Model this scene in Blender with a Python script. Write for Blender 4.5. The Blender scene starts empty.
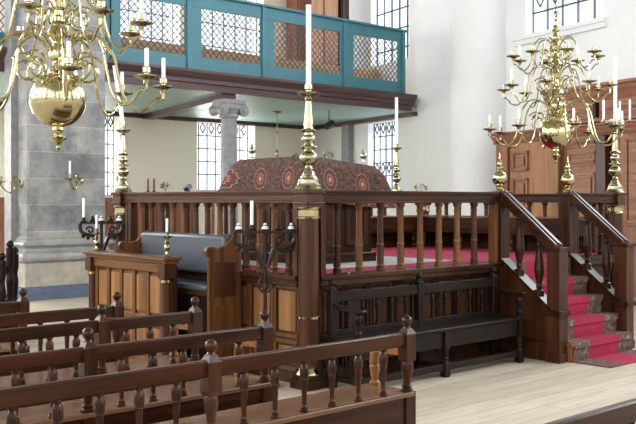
import bpy, bmesh, math, random
from mathutils import Vector, Matrix
random.seed(7)
PI = math.pi
sc = bpy.context.scene
COL = sc.collection
H = 1.62                       # eye height
CV = (0.668, 0.744)            # direction the camera faces (plan)
FPX = 917.0

def at_y(px, y):               # point of the sight line px on the vertical plane Y = y
    t = (px-318)/FPX
    return y*(CV[0]+CV[1]*t)/(CV[1]-CV[0]*t)
def at_x(px, x):
    t = (px-318)/FPX
    return x*(CV[1]-CV[0]*t)/(CV[0]+CV[1]*t)
def at_d(px, d):
    l = (px-318)/FPX*d
    return (CV[0]*d+CV[1]*l, CV[1]*d-CV[0]*l)
def zat(py, x, y):
    d = CV[0]*x+CV[1]*y
    return H+(201-py)*d/FPX

# ------------------------------------------------------------------ materials
def newmat(name):
    m = bpy.data.materials.new(name); m.use_nodes = True
    nt = m.node_tree; b = nt.nodes['Principled BSDF']
    return m, nt, b
def ramp(nt, stops):
    r = nt.nodes.new('ShaderNodeValToRGB')
    e = r.color_ramp.elements
    e[0].position, e[0].color = stops[0][0], (*stops[0][1], 1)
    e[1].position, e[1].color = stops[-1][0], (*stops[-1][1], 1)
    for p, c in stops[1:-1]:
        n = e.new(p); n.color = (*c, 1)
    return r
def coords(nt, scale=(1,1,1), rot=(0,0,0), kind='Object'):
    tc = nt.nodes.new('ShaderNodeTexCoord'); mp = nt.nodes.new('ShaderNodeMapping')
    mp.inputs['Scale'].default_value = scale; mp.inputs['Rotation'].default_value = rot
    nt.links.new(tc.outputs[kind], mp.inputs['Vector'])
    return mp.outputs['Vector']
def noise(nt, vec, scale, detail=4, rough=.6):
    n = nt.nodes.new('ShaderNodeTexNoise'); n.inputs['Scale'].default_value = scale
    n.inputs['Detail'].default_value = detail; n.inputs['Roughness'].default_value = rough
    nt.links.new(vec, n.inputs['Vector']); return n.outputs['Fac']
def bump(nt, b, h, s=.2, d=.01):
    n = nt.nodes.new('ShaderNodeBump'); n.inputs['Strength'].default_value = s; n.inputs['Distance'].default_value = d
    nt.links.new(h, n.inputs['Height']); nt.links.new(n.outputs['Normal'], b.inputs['Normal'])
def wood(name, dark, light, axis='z', rough=.32, grain=14, spec=.26):
    m, nt, b = newmat(name)
    s = {'x': (.06,1,1), 'y': (1,.06,1), 'z': (1,1,.06)}[axis]
    v = coords(nt, s)
    oi = nt.nodes.new('ShaderNodeObjectInfo'); sc_ = nt.nodes.new('ShaderNodeMath'); sc_.operation = 'MULTIPLY'; sc_.inputs[1].default_value = 37.0
    nt.links.new(oi.outputs['Random'], sc_.inputs[0]); ad = nt.nodes.new('ShaderNodeVectorMath'); ad.operation = 'ADD'
    nt.links.new(v, ad.inputs[0]); nt.links.new(sc_.outputs[0], ad.inputs[1]); v = ad.outputs[0]
    f = noise(nt, v, grain, 6, .65)
    mid = tuple((a+c)/2 for a, c in zip(dark, light))
    r = ramp(nt, [(.3, dark), (.5, mid), (.72, light)])
    nt.links.new(f, r.inputs['Fac']); nt.links.new(r.outputs['Color'], b.inputs['Base Color'])
    b.inputs['Roughness'].default_value = rough; b.inputs['Specular IOR Level'].default_value = spec
    f2 = noise(nt, v, grain*4, 3, .6)
    bump(nt, b, f2, .12, .004)
    return m
def plain(name, c, rough=.5, metal=0, var=.12, scale=8, bs=.08):
    m, nt, b = newmat(name)
    v = coords(nt); f = noise(nt, v, scale, 4, .6)
    r = ramp(nt, [(.3, tuple(x*(1-var) for x in c)), (.7, tuple(min(1, x*(1+var)) for x in c))])
    nt.links.new(f, r.inputs['Fac']); nt.links.new(r.outputs['Color'], b.inputs['Base Color'])
    b.inputs['Roughness'].default_value = rough; b.inputs['Metallic'].default_value = metal
    if bs: bump(nt, b, f, bs, .005)
    return m

M = {}
RD, RL = (.048,.017,.010), (.19,.075,.036)
for a in 'xyz':
    M['wood_'+a] = wood('dark_oak_'+a, (.008,.0026,.0012), (.060,.0195,.0065), a, .29, 14, .2)
    M['red_'+a] = wood('reddish_oak_'+a, (.020,.0055,.0025), (.092,.031,.0115), a, .33)
    M['warm_'+a] = wood('warm_oak_'+a, (.050,.017,.005), (.19,.077,.024), a, .34)
    M['black_'+a] = wood('blackened_oak_'+a, (.005,.003,.002), (.020,.012,.009), a, .36, 14, .14)
    M['ark_'+a] = wood('jacaranda_'+a, (.16,.062,.038), (.37,.17,.10), a, .4)
    M['beam_'+a] = wood('painted_beam_'+a, (.060,.032,.032), (.125,.075,.072), a, .38)
M['arkp'] = wood('jacaranda_panel', (.22,.095,.042), (.44,.22,.105), 'z', .42)
M['gold'] = wood('golden_oak', (.11,.045,.014), (.34,.165,.060), 'z', .36, 10)
M['tan'] = wood('tan_oak', (.42,.24,.10), (.62,.40,.20), 'x', .5)
M['newel'] = wood('honey_oak', (.13,.05,.014), (.30,.13,.04), 'z', .28)
M['seat'] = wood('worn_seat_oak', (.085,.034,.016), (.22,.115,.062), 'x', .27, 6)
M['white'] = plain('candle_wax', (.86,.85,.82), .5, 0, .02, 4, 0)
M['redcandle'] = plain('dark_red_wax', (.10,.012,.014), .4, 0, .05)
M['black'] = plain('black_metal', (.015,.015,.017), .4)
M['iron'] = plain('window_lead', (.045,.055,.085), .6)
M['leather'] = plain('grey_leather', (.055,.063,.078), .36, 0, .08, 30)
M['paper'] = plain('white_wax_drips', (.75,.75,.78), .6, 0, .15, 40)
M['darkiron'] = plain('dark_carved_wood', (.024,.013,.010), .38, 0, .3, 20)
M['plaster'] = plain('white_plaster', (.80,.80,.79), .9, 0, .02, 2, .05)
M['cream'] = plain('cream_plaster', (.90,.83,.70), .9, 0, .02, 2, .05)
M['teal'] = plain('teal_paint', (.050,.195,.240), .5, 0, .08, 3)
M['soffit'] = plain('green_ceiling_paint', (.27,.40,.36), .5, 0, .06, 3)
M['blueplinth'] = plain('blue_grey_stone', (.095,.125,.185), .6, 0, .2, 14)

M['darkiron'].node_tree.nodes['Principled BSDF'].inputs['Specular IOR Level'].default_value = .2
def brass(name, c, rough):
    m, nt, b = newmat(name)
    v = coords(nt); f = noise(nt, v, 9, 3, .5)
    r = ramp(nt, [(.35, tuple(x*.8 for x in c)), (.65, c)])
    nt.links.new(f, r.inputs['Fac']); nt.links.new(r.outputs['Color'], b.inputs['Base Color'])
    b.inputs['Metallic'].default_value = 1; b.inputs['Roughness'].default_value = rough
    bump(nt, b, noise(nt, v, 25, 2, .5), .06, .004)
    return m
M['brass'] = brass('polished_brass', (.52,.455,.25), .13)
M['oldbrass'] = brass('aged_brass', (.40,.36,.23), .2)
M['silver'] = brass('pale_pewter', (.42,.42,.36), .3)

M['ceil'] = wood('grey_brown_vault_boards', (.20,.18,.155), (.33,.30,.26), 'x', .6)
def glass():
    m = bpy.data.materials.new('window_glass'); m.use_nodes = True; nt = m.node_tree
    nt.nodes.clear(); o = nt.nodes.new('ShaderNodeOutputMaterial')
    t = nt.nodes.new('ShaderNodeBsdfTransparent'); g = nt.nodes.new('ShaderNodeBsdfGlossy'); x = nt.nodes.new('ShaderNodeMixShader')
    g.inputs['Roughness'].default_value = .05; x.inputs[0].default_value = .06
    t.inputs['Color'].default_value = (.97,.98,1,1)
    nt.links.new(t.outputs[0], x.inputs[1]); nt.links.new(g.outputs[0], x.inputs[2]); nt.links.new(x.outputs[0], o.inputs[0])
    return m
M['glass'] = glass()

def floor_mat():
    m, nt, b = newmat('pale_floorboards')
    v = coords(nt)
    br = nt.nodes.new('ShaderNodeTexBrick')
    br.offset = .37; br.inputs['Scale'].default_value = 1
    br.inputs['Brick Width'].default_value = 3.1; br.inputs['Row Height'].default_value = .21
    br.inputs['Mortar Size'].default_value = .0035; br.inputs['Mortar Smooth'].default_value = .3
    br.inputs['Color1'].default_value = (.46,.39,.30,1); br.inputs['Color2'].default_value = (.56,.49,.39,1)
    br.inputs['Mortar'].default_value = (.22,.16,.11,1)
    nt.links.new(v, br.inputs['Vector'])
    v2 = coords(nt, (.15,1,1)); f = noise(nt, v2, 16, 6, .65)
    r = ramp(nt, [(.3, (.80,.76,.70)), (.6, (1,1,1))]); nt.links.new(f, r.inputs['Fac'])
    mx = nt.nodes.new('ShaderNodeMix'); mx.data_type = 'RGBA'; mx.blend_type = 'MULTIPLY'; mx.inputs['Factor'].default_value = 1
    nt.links.new(br.outputs['Color'], mx.inputs[6]); nt.links.new(r.outputs['Color'], mx.inputs[7])
    # knots
    vo = nt.nodes.new('ShaderNodeTexVoronoi'); vo.inputs['Scale'].default_value = 1.7
    nt.links.new(coords(nt, (.7,1.6,1)), vo.inputs['Vector'])
    rk = ramp(nt, [(.03, (.42,.30,.2)), (.075, (1,1,1))]); nt.links.new(vo.outputs['Distance'], rk.inputs['Fac'])
    m2 = nt.nodes.new('ShaderNodeMix'); m2.data_type = 'RGBA'; m2.blend_type = 'MULTIPLY'; m2.inputs['Factor'].default_value = 1
    nt.links.new(mx.outputs[2], m2.inputs[6]); nt.links.new(rk.outputs['Color'], m2.inputs[7])
    nt.links.new(m2.outputs[2], b.inputs['Base Color']); b.inputs['Roughness'].default_value = .55
    bump(nt, b, br.outputs['Fac'], -.3, .003)
    return m
M['floor'] = floor_mat()

def stone_mat():
    m, nt, b = newmat('grey_stone_blocks')
    v = coords(nt, (1,1,1), (PI/2,0,0)); v.node.inputs['Location'].default_value = (.55,.247,0)
    br = nt.nodes.new('ShaderNodeTexBrick'); br.offset = .5
    br.inputs['Scale'].default_value = 1; br.inputs['Brick Width'].default_value = 1.75; br.inputs['Row Height'].default_value = .436
    br.inputs['Mortar Size'].default_value = .006; br.inputs['Mortar Smooth'].default_value = .4
    br.inputs['Color1'].default_value = (.185,.19,.192,1); br.inputs['Color2'].default_value = (.29,.287,.27,1)
    br.inputs['Mortar'].default_value = (.38,.38,.38,1)
    nt.links.new(v, br.inputs['Vector'])
    f = noise(nt, coords(nt), 3.0, 7, .65)
    r = ramp(nt, [(.34, (.55,.56,.58)), (.5, (.95,.95,.95)), (.66, (1.35,1.28,1.15))]); nt.links.new(f, r.inputs['Fac'])
    mx = nt.nodes.new('ShaderNodeMix'); mx.data_type = 'RGBA'; mx.blend_type = 'MULTIPLY'; mx.inputs['Factor'].default_value = 1
    nt.links.new(br.outputs['Color'], mx.inputs[6]); nt.links.new(r.outputs['Color'], mx.inputs[7])
    nt.links.new(mx.outputs[2], b.inputs['Base Color']); b.inputs['Roughness'].default_value = .55
    bump(nt, b, noise(nt, coords(nt), 30, 4), .15, .006)
    return m
M['stone'] = stone_mat()
M['stoneplain'] = plain('grey_stone', (.25,.25,.26), .5, 0, .2, 9)
M['stonepale'] = plain('pale_stone_moulding', (.27,.265,.255), .5, 0, .25, 4)
M['stoneyellow'] = plain('buff_stone', (.36,.33,.27), .6, 0, .25, 4)

def carpet(name, c, c2):
    m, nt, b = newmat(name)
    f = noise(nt, coords(nt), 60, 3, .7)
    r = ramp(nt, [(.3, c), (.7, c2)]); nt.links.new(f, r.inputs['Fac'])
    nt.links.new(r.outputs['Color'], b.inputs['Base Color']); b.inputs['Roughness'].default_value = .95
    bump(nt, b, f, .4, .004); return m
M['redcarpet'] = carpet('crimson_carpet', (.20,.006,.024), (.38,.013,.055))
def border_mat():
    m, nt, b = newmat('floral_carpet_border')
    f = noise(nt, coords(nt), 17, 3, .6)
    r = ramp(nt, [(.36, (.03,.027,.022)), (.45, (.09,.075,.055)), (.52, (.16,.03,.03)), (.56, (.10,.09,.065)), (.68, (.24,.21,.16))])
    nt.links.new(f, r.inputs['Fac']); nt.links.new(r.outputs['Color'], b.inputs['Base Color']); b.inputs['Roughness'].default_value = .95
    return m
M['border'] = border_mat()
M['greycarpet'] = carpet('pale_grey_floorcloth', (.30,.30,.31), (.50,.50,.50))

def kilim():
    # ornate oriental rug: medallion rings in UV space plus floral noise
    m, nt, b = newmat('persian_rug_cloth')
    uv = nt.nodes.new('ShaderNodeTexCoord').outputs['UV']
    L = nt.links
    def math_(op, a, bb=None, c=None):
        n = nt.nodes.new('ShaderNodeMath'); n.operation = op
        for i, v in enumerate((a, bb, c)):
            if v is None: continue
            if isinstance(v, (int, float)): n.inputs[i].default_value = v
            else: L.new(v, n.inputs[i])
        return n.outputs[0]
    sep = nt.nodes.new('ShaderNodeSeparateXYZ'); L.new(uv, sep.inputs[0])
    # UV are metres: U along the edge, V down the drop (0 = top edge)
    fu = math_('SUBTRACT', math_('FRACT', math_('DIVIDE', sep.outputs[0], .46)), .5)
    vv = math_('SUBTRACT', sep.outputs[1], .20)
    dist = math_('SQRT', math_('ADD', math_('POWER', math_('MULTIPLY', fu, .55), 2.0), math_('POWER', vv, 2.0)))
    ang = math_('ARCTAN2', vv, math_('MULTIPLY', fu, .5))
    wob = math_('MULTIPLY', math_('SINE', math_('MULTIPLY', ang, 12.0)), .008)
    dd = math_('ADD', dist, wob)
    rm = ramp(nt, [(.0, (.55,.45,.25)), (.02, (.24,.012,.014)), (.045, (.40,.30,.17)), (.055, (.05,.05,.06)), (.066, (.24,.014,.016)), (.085, (.05,.05,.045)), (.093, (.20,.012,.014)), (.105, (.42,.33,.20)), (.112, (.03,.04,.04))])
    for e_ in rm.color_ramp.elements: e_.color = [v*.62 for v in e_.color[:3]]+[1]
    rm.color_ramp.interpolation = 'CONSTANT'
    L.new(dd, rm.inputs['Fac'])
    mp = nt.nodes.new('ShaderNodeMapping'); mp.inputs['Scale'].default_value = (1,1,1); L.new(uv, mp.inputs['Vector'])
    fl = noise(nt, mp.outputs[0], 30, 2, .5)
    rf = ramp(nt, [(.36, (.020,.022,.022)), (.44, (.13,.012,.012)), (.48, (.05,.055,.03)), (.54, (.17,.014,.014)), (.58, (.020,.024,.022)), (.63, (.20,.15,.08)), (.67, (.15,.012,.012))])
    rf.color_ramp.interpolation = 'CONSTANT'; L.new(fl, rf.inputs['Fac'])
    inside = math_('LESS_THAN', dd, .118)
    mx = nt.nodes.new('ShaderNodeMix'); mx.data_type = 'RGBA'; L.new(inside, mx.inputs['Factor'])
    L.new(rf.outputs['Color'], mx.inputs[6]); L.new(rm.outputs['Color'], mx.inputs[7])
    # red edge bands
    band = math_('GREATER_THAN', sep.outputs[1], .335)
    rb = ramp(nt, [(.40, (.05,.05,.05)), (.5, (.34,.02,.02)), (.60, (.34,.26,.16))]); rb.color_ramp.interpolation = 'CONSTANT'
    L.new(noise(nt, mp.outputs[0], 45, 1, .5), rb.inputs['Fac'])
    m2 = nt.nodes.new('ShaderNodeMix'); m2.data_type = 'RGBA'; L.new(band, m2.inputs['Factor'])
    L.new(mx.outputs[2], m2.inputs[6]); L.new(rb.outputs['Color'], m2.inputs[7])
    L.new(m2.outputs[2], b.inputs['Base Color']); b.inputs['Roughness'].default_value = .9
    return m
M['kilim'] = kilim()

# ------------------------------------------------------------------ mesh builder
class MB:
    def __init__(s): s.bm = bmesh.new(); s.uv = None
    def box(s, x0, x1, y0, y1, z0, z1, mat=None):
        v = [s.bm.verts.new(p) for p in ((x0,y0,z0),(x1,y0,z0),(x1,y1,z0),(x0,y1,z0),(x0,y0,z1),(x1,y0,z1),(x1,y1,z1),(x0,y1,z1))]
        for f in ((0,3,2,1),(4,5,6,7),(0,1,5,4),(1,2,6,5),(2,3,7,6),(3,0,4,7)):
            s.bm.faces.new([v[i] for i in f])
        if mat is not None: bmesh.ops.transform(s.bm, matrix=mat, verts=v)
        return s
    def frustum(s, cx, cy, z0, z1, a0, a1, b0=None, b1=None):
        b0 = a0 if b0 is None else b0; b1 = a1 if b1 is None else b1
        pts = [(cx-a0,cy-b0,z0),(cx+a0,cy-b0,z0),(cx+a0,cy+b0,z0),(cx-a0,cy+b0,z0),(cx-a1,cy-b1,z1),(cx+a1,cy-b1,z1),(cx+a1,cy+b1,z1),(cx-a1,cy+b1,z1)]
        v = [s.bm.verts.new(p) for p in pts]
        for f in ((0,3,2,1),(4,5,6,7),(0,1,5,4),(1,2,6,5),(2,3,7,6),(3,0,4,7)): s.bm.faces.new([v[i] for i in f])
        return s
    def lathe(s, prof, cx=0, cy=0, cz=0, n=16, sx=1, sy=1, mat=None):
        rings = []; allv = []
        full = [prof[0]]
        for (ra, za), (rb, zb) in zip(prof, prof[1:]):      # keep the shading of long straight runs flat
            L_ = math.hypot(rb-ra, zb-za)
            if L_ > .05:
                k_ = .008/L_
                full += [(ra+(rb-ra)*k_, za+(zb-za)*k_), (rb-(rb-ra)*k_, zb-(zb-za)*k_)]
            full.append((rb, zb))
        for r, z in full:
            if r < 1e-4:
                v = [s.bm.verts.new((cx, cy, cz+z))]
            else:
                v = [s.bm.verts.new((cx+sx*r*math.cos(2*PI*i/n), cy+sy*r*math.sin(2*PI*i/n), cz+z)) for i in range(n)]
            rings.append(v); allv += v
        for a, b in zip(rings, rings[1:]):
            for i in range(n):
                j = (i+1) % n
                try:
                    if len(a) == 1 and len(b) == 1: break
                    if len(a) == 1: f = s.bm.faces.new((a[0], b[j], b[i]))
                    elif len(b) == 1: f = s.bm.faces.new((a[i], a[j], b[0]))
                    else: f = s.bm.faces.new((a[i], a[j], b[j], b[i]))
                    f.smooth = True
                except ValueError: pass
        if len(rings[0]) > 1: s.bm.faces.new(rings[0][::-1])
        if len(rings[-1]) > 1: s.bm.faces.new(rings[-1])
        if mat is not None: bmesh.ops.transform(s.bm, matrix=mat, verts=allv)
        return s
    def tube(s, pts, r, n=8, closed=False):
        pts = [Vector(p) for p in pts]
        rr = r if isinstance(r, (list, tuple)) else [r]*len(pts)
        rings = []; prev = None
        for i, p in enumerate(pts):
            a = pts[i-1] if i > 0 else (pts[-1] if closed else p)
            b = pts[i+1] if i < len(pts)-1 else (pts[0] if closed else p)
            t = (b-a).normalized()
            if prev is None:
                up = Vector((0,0,1)) if abs(t.z) < .9 else Vector((1,0,0))
                u = t.cross(up).normalized()
            else:
                u = (prev - t*prev.dot(t)).normalized()
            prev = u; w = t.cross(u)
            rings.append([s.bm.verts.new(p+(u*math.cos(2*PI*k/n)+w*math.sin(2*PI*k/n))*rr[i]) for k in range(n)])
        m = len(rings)
        for i in range(m if closed else m-1):
            a, b = rings[i], rings[(i+1) % m]
            for k in range(n):
                f = s.bm.faces.new((a[k], a[(k+1) % n], b[(k+1) % n], b[k])); f.smooth = True
        if not closed: s.bm.faces.new(rings[0][::-1]); s.bm.faces.new(rings[-1])
        return s
    def prism(s, poly, axis, a, b):
        # poly: 2-D outline; axis: extrusion axis; a..b extents
        def P(u, v, w): return {'x': (w,u,v), 'y': (u,w,v), 'z': (u,v,w)}[axis]
        A = [s.bm.verts.new(P(u, v, a)) for u, v in poly]; B = [s.bm.verts.new(P(u, v, b)) for u, v in poly]
        n = len(poly)
        s.bm.faces.new(A[::-1]); s.bm.faces.new(B)
        for i in range(n): s.bm.faces.new((A[i], A[(i+1) % n], B[(i+1) % n], B[i]))
        return s
    def bar(s, p, q, w, h):
        p, q = Vector(p), Vector(q); t = (q-p); L = t.length; t.normalize()
        up = Vector((0,0,1)) if abs(t.z) < .95 else Vector((0,1,0))
        u = t.cross(up).normalized(); k = u.cross(t)
        m = Matrix((( *t, 0),( *u, 0),( *k, 0),(0,0,0,1))).transposed(); m.translation = p
        return s.box(0, L, -w/2, w/2, -h/2, h/2, m)
    def mesh(s, name, mat, bevel=0):
        bmesh.ops.recalc_face_normals(s.bm, faces=s.bm.faces[:])
        me = bpy.data.meshes.new(name); s.bm.to_mesh(me); s.bm.free()
        me.materials.append(M[mat] if isinstance(mat, str) else mat)
        me.set_sharp_from_angle(angle=math.radians(38))
        return me
    def build(s, name, mat, parent=None, loc=(0,0,0), rz=0, bevel=0):
        o = link(name, s.mesh(name, mat), parent, loc, rz)
        if bevel:
            b = o.modifiers.new('soft_edges', 'BEVEL'); b.width = bevel; b.segments = 2; b.limit_method = 'ANGLE'; b.angle_limit = math.radians(50)
        return o
def link(name, me, parent=None, loc=(0,0,0), rz=0):
    o = bpy.data.objects.new(name, me); COL.objects.link(o)
    o.location = loc; o.rotation_euler = (0,0,rz)
    if parent: o.parent = parent
    return o
def tag(o, label=None, cat=None, group=None, kind=None):
    if label: o['label'] = label
    if cat: o['category'] = cat
    if group: o['group'] = group
    if kind: o['kind'] = kind
    return o
def thing(name, label, cat, loc=(0,0,0), rz=0, group=None):
    o = bpy.data.objects.new(name, None); o.empty_display_size = .1; COL.objects.link(o)
    o.location = loc; o.rotation_euler = (0,0,rz)
    return tag(o, label, cat, group)
def struct(o): o['kind'] = 'structure'; return o
def copy_tree(o, parent=None):
    c = o.copy(); COL.objects.link(c); c.parent = parent
    for ch in [k for k in bpy.data.objects if k.parent == o]: copy_tree(ch, c)
    return c

# ------------------------------------------------------------------ ROOM
K = 1.15
def far(x, y): return (x*K, y*K)
MB().box(-7, 22, -7, 24, -.1, 0).build('floor', 'floor')['kind'] = 'structure'

YG = 12.93*K        # gallery front
YW = 17.35*K        # wall under the gallery
ZS = H+1.88*K       # gallery soffit
W0 = Vector((14.6*K, 13.5*K, 0)); WD = Vector((-.2198, -.9755, 0))   # end wall: W0 + s*WD (s in metres, away from gallery)
WN = Vector((-.9755, .2198, 0))                                       # towards the room
ROTW = math.atan2(WD.y, WD.x)
def ws(px, off=0):   # s on the end wall (offset towards room) met by the sight line px
    t = (px-318)/FPX; a = CV[0]+CV[1]*t; b = CV[1]-CV[0]*t
    o = W0+WN*off    # x*b = y*a
    return (o.y*a-o.x*b)/(WD.x*b-WD.y*a)
def wpt(s_, off=0): return W0+WD*s_+WN*off
def wz(px, py, off=0):
    p = wpt(ws(px, off), off); return zat(py, p.x, p.y)
# local frame of the end wall: local x = along s, local y = -towards room? (rot keeps right handed: y' = +90deg of WD)
# WD rotated by +90deg = (0.9755,-0.2198) = away from the room
def wall_local(name, mat, mb, off=0, parent=None, bevel=0):
    o = mb.build(name, mat, parent, bevel=bevel); 
    if parent is None: o.location = W0; o.rotation_euler = (0,0,ROTW)
    return o

def wall_with_holes(mb, u0, u1, z0, z1, holes, t0, t1):
    us = sorted(set([u0, u1]+[h[0] for h in holes]+[h[1] for h in holes]))
    for a, b in zip(us, us[1:]):
        c = (a+b)/2; hs = sorted([(h[2], h[3]) for h in holes if h[0] <= c <= h[1]])
        z = z0
        for ha, hb in hs:
            if ha > z: mb.box(a, b, t0, t1, z, ha)
            z = max(z, hb)
        if z < z1: mb.box(a, b, t0, t1, z, z1)
    return mb

# wall under the gallery (plane Y = YW)
hA = (at_y(197, YW), at_y(255, YW), 1.9, H+(201-123)*(CV[0]*at_y(226,YW)+CV[1]*YW)/FPX)
hB = (at_y(80, YW), at_y(120, YW), 1.75, hA[3])
hC = (5.2, 6.7, 1.7, hA[3]); hM = (2.6, 4.4, 1.7, 4.2)
up1 = (at_y(196, YW), at_y(264, YW), ZS+.9, 9.5); up2 = (at_y(112, YW), at_y(180, YW), ZS+.9, 9.5)
hL = [(-6.5+i*3.6, -4.3+i*3.6, 4.5, 10) for i in range(3)]
wall_with_holes(MB(), -9, 19, 0, 11, [hA, hB, hC, up1, up2]+hL, YW, YW+.5).build('wall_back', 'cream')['kind'] = 'structure'
wb = MB(); wb.box(4, hB[0]-.1, YW-.05, YW, 0, 1.66); wb.box(hB[1]+.1, hA[0]-.1, YW-.05, YW, 0, 1.66); wb.box(hB[0]-.1, hB[1]+.1, YW-.05, YW, 0, 1.6)
wb.box(4, hA[0]-.1, YW-.09, YW, 1.60, 1.70)
for i in range(18): wb.box(4.2+i*.62, 4.25+i*.62, YW-.075, YW, .1, 1.6)
struct(wb.build('trim_1', 'ark_z'))

# end wall (behind the ark), in its own frame: local y>0 is away from the room
hD = (ws(368), ws(398), 1.8, wz(368, 124))
hE = (ws(371), ws(409), wz(408, 58), 10)
hF = (ws(526), ws(604), wz(526, 35), 10)
hG = (9.2, 11.4, 4.6, 10); hH = (14.5, 17, 4.0, 10); hI = (19.5, 22, 4.0, 10)
mbw = wall_with_holes(MB(), -5.2, 26, 0, 11, [hD, hE, hF, hG, hH, hI], 0, .5)
struct(wall_local('wall_right', 'plaster', mbw))

def leaded_window(nm, u0, u1, z0, z1, dy, place, nc, diamonds, rh=.62, r=.016):
    fr = MB(); L = lambda a, b: fr.bar((a[0], dy, a[1]), (b[0], dy, b[1]), r*1.3, r*1.6)
    w = (u1-u0)/nc
    for i in range(nc+1): fr.bar((u0+i*w, dy, z0), (u0+i*w, dy, z1), r*1.8 if i in (0, nc) else r*1.2, r*2)
    z = z1; rows = 0
    while z > z0+.1:
        fr.bar((u0, dy, z), (u1, dy, z), r*1.3, r*1.6)
        if diamonds(rows):
            for i in range(nc):
                c = u0+(i+.5)*w; hh = rh/2
                L((c, z), (c-w*.3, z-hh*.8)); L((c, z), (c+w*.3, z-hh*.8)); L((c-w*.3, z-hh*.8), (c, z-hh*1.6)); L((c+w*.3, z-hh*.8), (c, z-hh*1.6))
        z -= rh; rows += 1
    fr.bar((u0, dy, z0), (u1, dy, z0), r*2, r*2)
    g = MB().box(u0, u1, dy+.02, dy+.026, z0, z1)
    f = place(fr, nm, 'iron'); gl = place(g, nm+'_pane', 'glass'); gl.name = 'pane'
    if f.location.length: gl.location = (0,0,0); gl.rotation_euler = (0,0,0)
    gl.parent = f
    struct(f); return f
fw = [(-6+i*4.2, -3.4+i*4.2, 3.2, 10) for i in range(4)]
struct(wall_with_holes(MB(), -9, 12.5, 0, 11, fw, -8.5, -8).build('wall_front', 'plaster'))
lw = [(-6+i*4.4, -3.4+i*4.4, 3.2, 10) for i in range(6)]
wl = wall_with_holes(MB(), -8, 20, 0, 11, lw, 0, .5); o = wl.build('wall_left', 'plaster'); struct(o)
o.location = (-8.5, 0, 0); o.rotation_euler = (0, 0, PI/2); o.location.x = -8.0
struct(MB().box(-9, 20, -9, 21, 11, 11.2).build('ceiling', 'ceil'))
pl0 = lambda mb, n, m: mb.build(n, m)
pl1 = lambda mb, n, m: wall_local(n, m, mb)
leaded_window('window_1', *hA, YW+.33, pl0, 7, lambda r: r == 0, .345, .017)
leaded_window('window_2', *hB, YW+.33, pl0, 7, lambda r: r == 0, .345, .017)
leaded_window('window_7', up2[0], up2[1], up2[2], up2[3], YW+.33, pl0, 6, lambda r: False)
leaded_window('window_3', up1[0], up1[1], up1[2], up1[3], YW+.33, pl0, 6, lambda r: False)
leaded_window('window_4', *hD, .2, pl1, 5, lambda r: r in (0, 3), .345, .017)
leaded_window('window_5', *hE, .2, pl1, 5, lambda r: False, .5, .021)
leaded_window('window_6', *hF, .2, pl1, 5, lambda r: r % 2 == 0, .5, .022)
s_ = MB(); s_.box(hF[0]-.3, hF[1]+.1, -.12, 0, hF[2]-.1, hF[2]-.02); s_.box(hF[0]-.3, hF[1]+.1, -.08, 0, hF[2]-.2, hF[2]-.1)
struct(wall_local('trim_2', 'plaster', s_))

# engaged white pillar
pc = wpt((ws(456)+ws(518))/2, .12)
d_ = CV[0]*pc.x+CV[1]*pc.y
struct(MB().lathe([(31*d_/FPX, 0), (31*d_/FPX, 11)], n=48).build('wall_pillar', 'plaster', loc=(pc.x, pc.y, 0)))

# big stone pier
XA, XB = at_y(27, 14.2), at_y(105, 14.2)
st = MB().box(XA, XB, 14.2, 14.55, 1.0, 11).build('pier', 'stone'); struct(st)
cx = (XA+XB)/2; hw = (XB-XA)/2
prof = [(.05,.62),(.10,.63),(.135,.66),(.145,.70),(.135,.745),(.10,.775),(.065,.78),(.065,.795),(.045,.81),(.04,.845),(.06,.86),(.06,.875),(.09,.88),(.11,.90),(.112,.925),(.09,.95),(.055,.955),(.05,.985),(.03,.995),(.0,1.04)]
bs = MB()
def ring(e, z): return [(cx-hw-e, 14.2-e, z), (cx+hw+e, 14.2-e, z), (cx+hw+e, 14.55, z), (cx-hw-e, 14.55, z)]
rg = [[bs.bm.verts.new(p) for p in ring(e, z)] for e, z in prof]
for a, b in zip(rg, rg[1:]):
    for i in range(4):
        f = bs.bm.faces.new((a[i], a[(i+1)%4], b[(i+1)%4], b[i])); f.smooth = True
bs.bm.faces.new(rg[0][::-1]); bs.bm.faces.new(rg[-1])
bo = bs.build('pier_moulding', 'stonepale', st)
MB().box(XA-.06, XB+.06, 14.14, 14.55, .22, .62).build('pier_plinth', 'stoneyellow', st, bevel=.01)
MB().box(XA-.07, XB+.07, 14.13, 14.55, 0, .22).build('pier_foot', 'blueplinth', st)
MB().box(at_y(10, 14.6), XB-.1, 14.56, 14.82, 0, 11).build('pier_back', 'stoneplain', st)

# gallery
GX0, GX1 = 5.0, at_y(404, YG)
gal = thing('gallery', 'teal balustraded gallery with lattice panels along the far wall', 'gallery', (0,0,0))
gal['kind'] = 'structure'
def gz(px, py): return zat(py, at_y(px, YG), YG)
zt0 = gz(262.8, 77); zt1 = gz(262.8, 6.8)
ztop = (gz(262.8, 6.8)+gz(404, 33))/2; zbot = (gz(188, 67.7)+gz(404, 96))/2
ZG = zbot
be = MB(); xe = GX1
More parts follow.
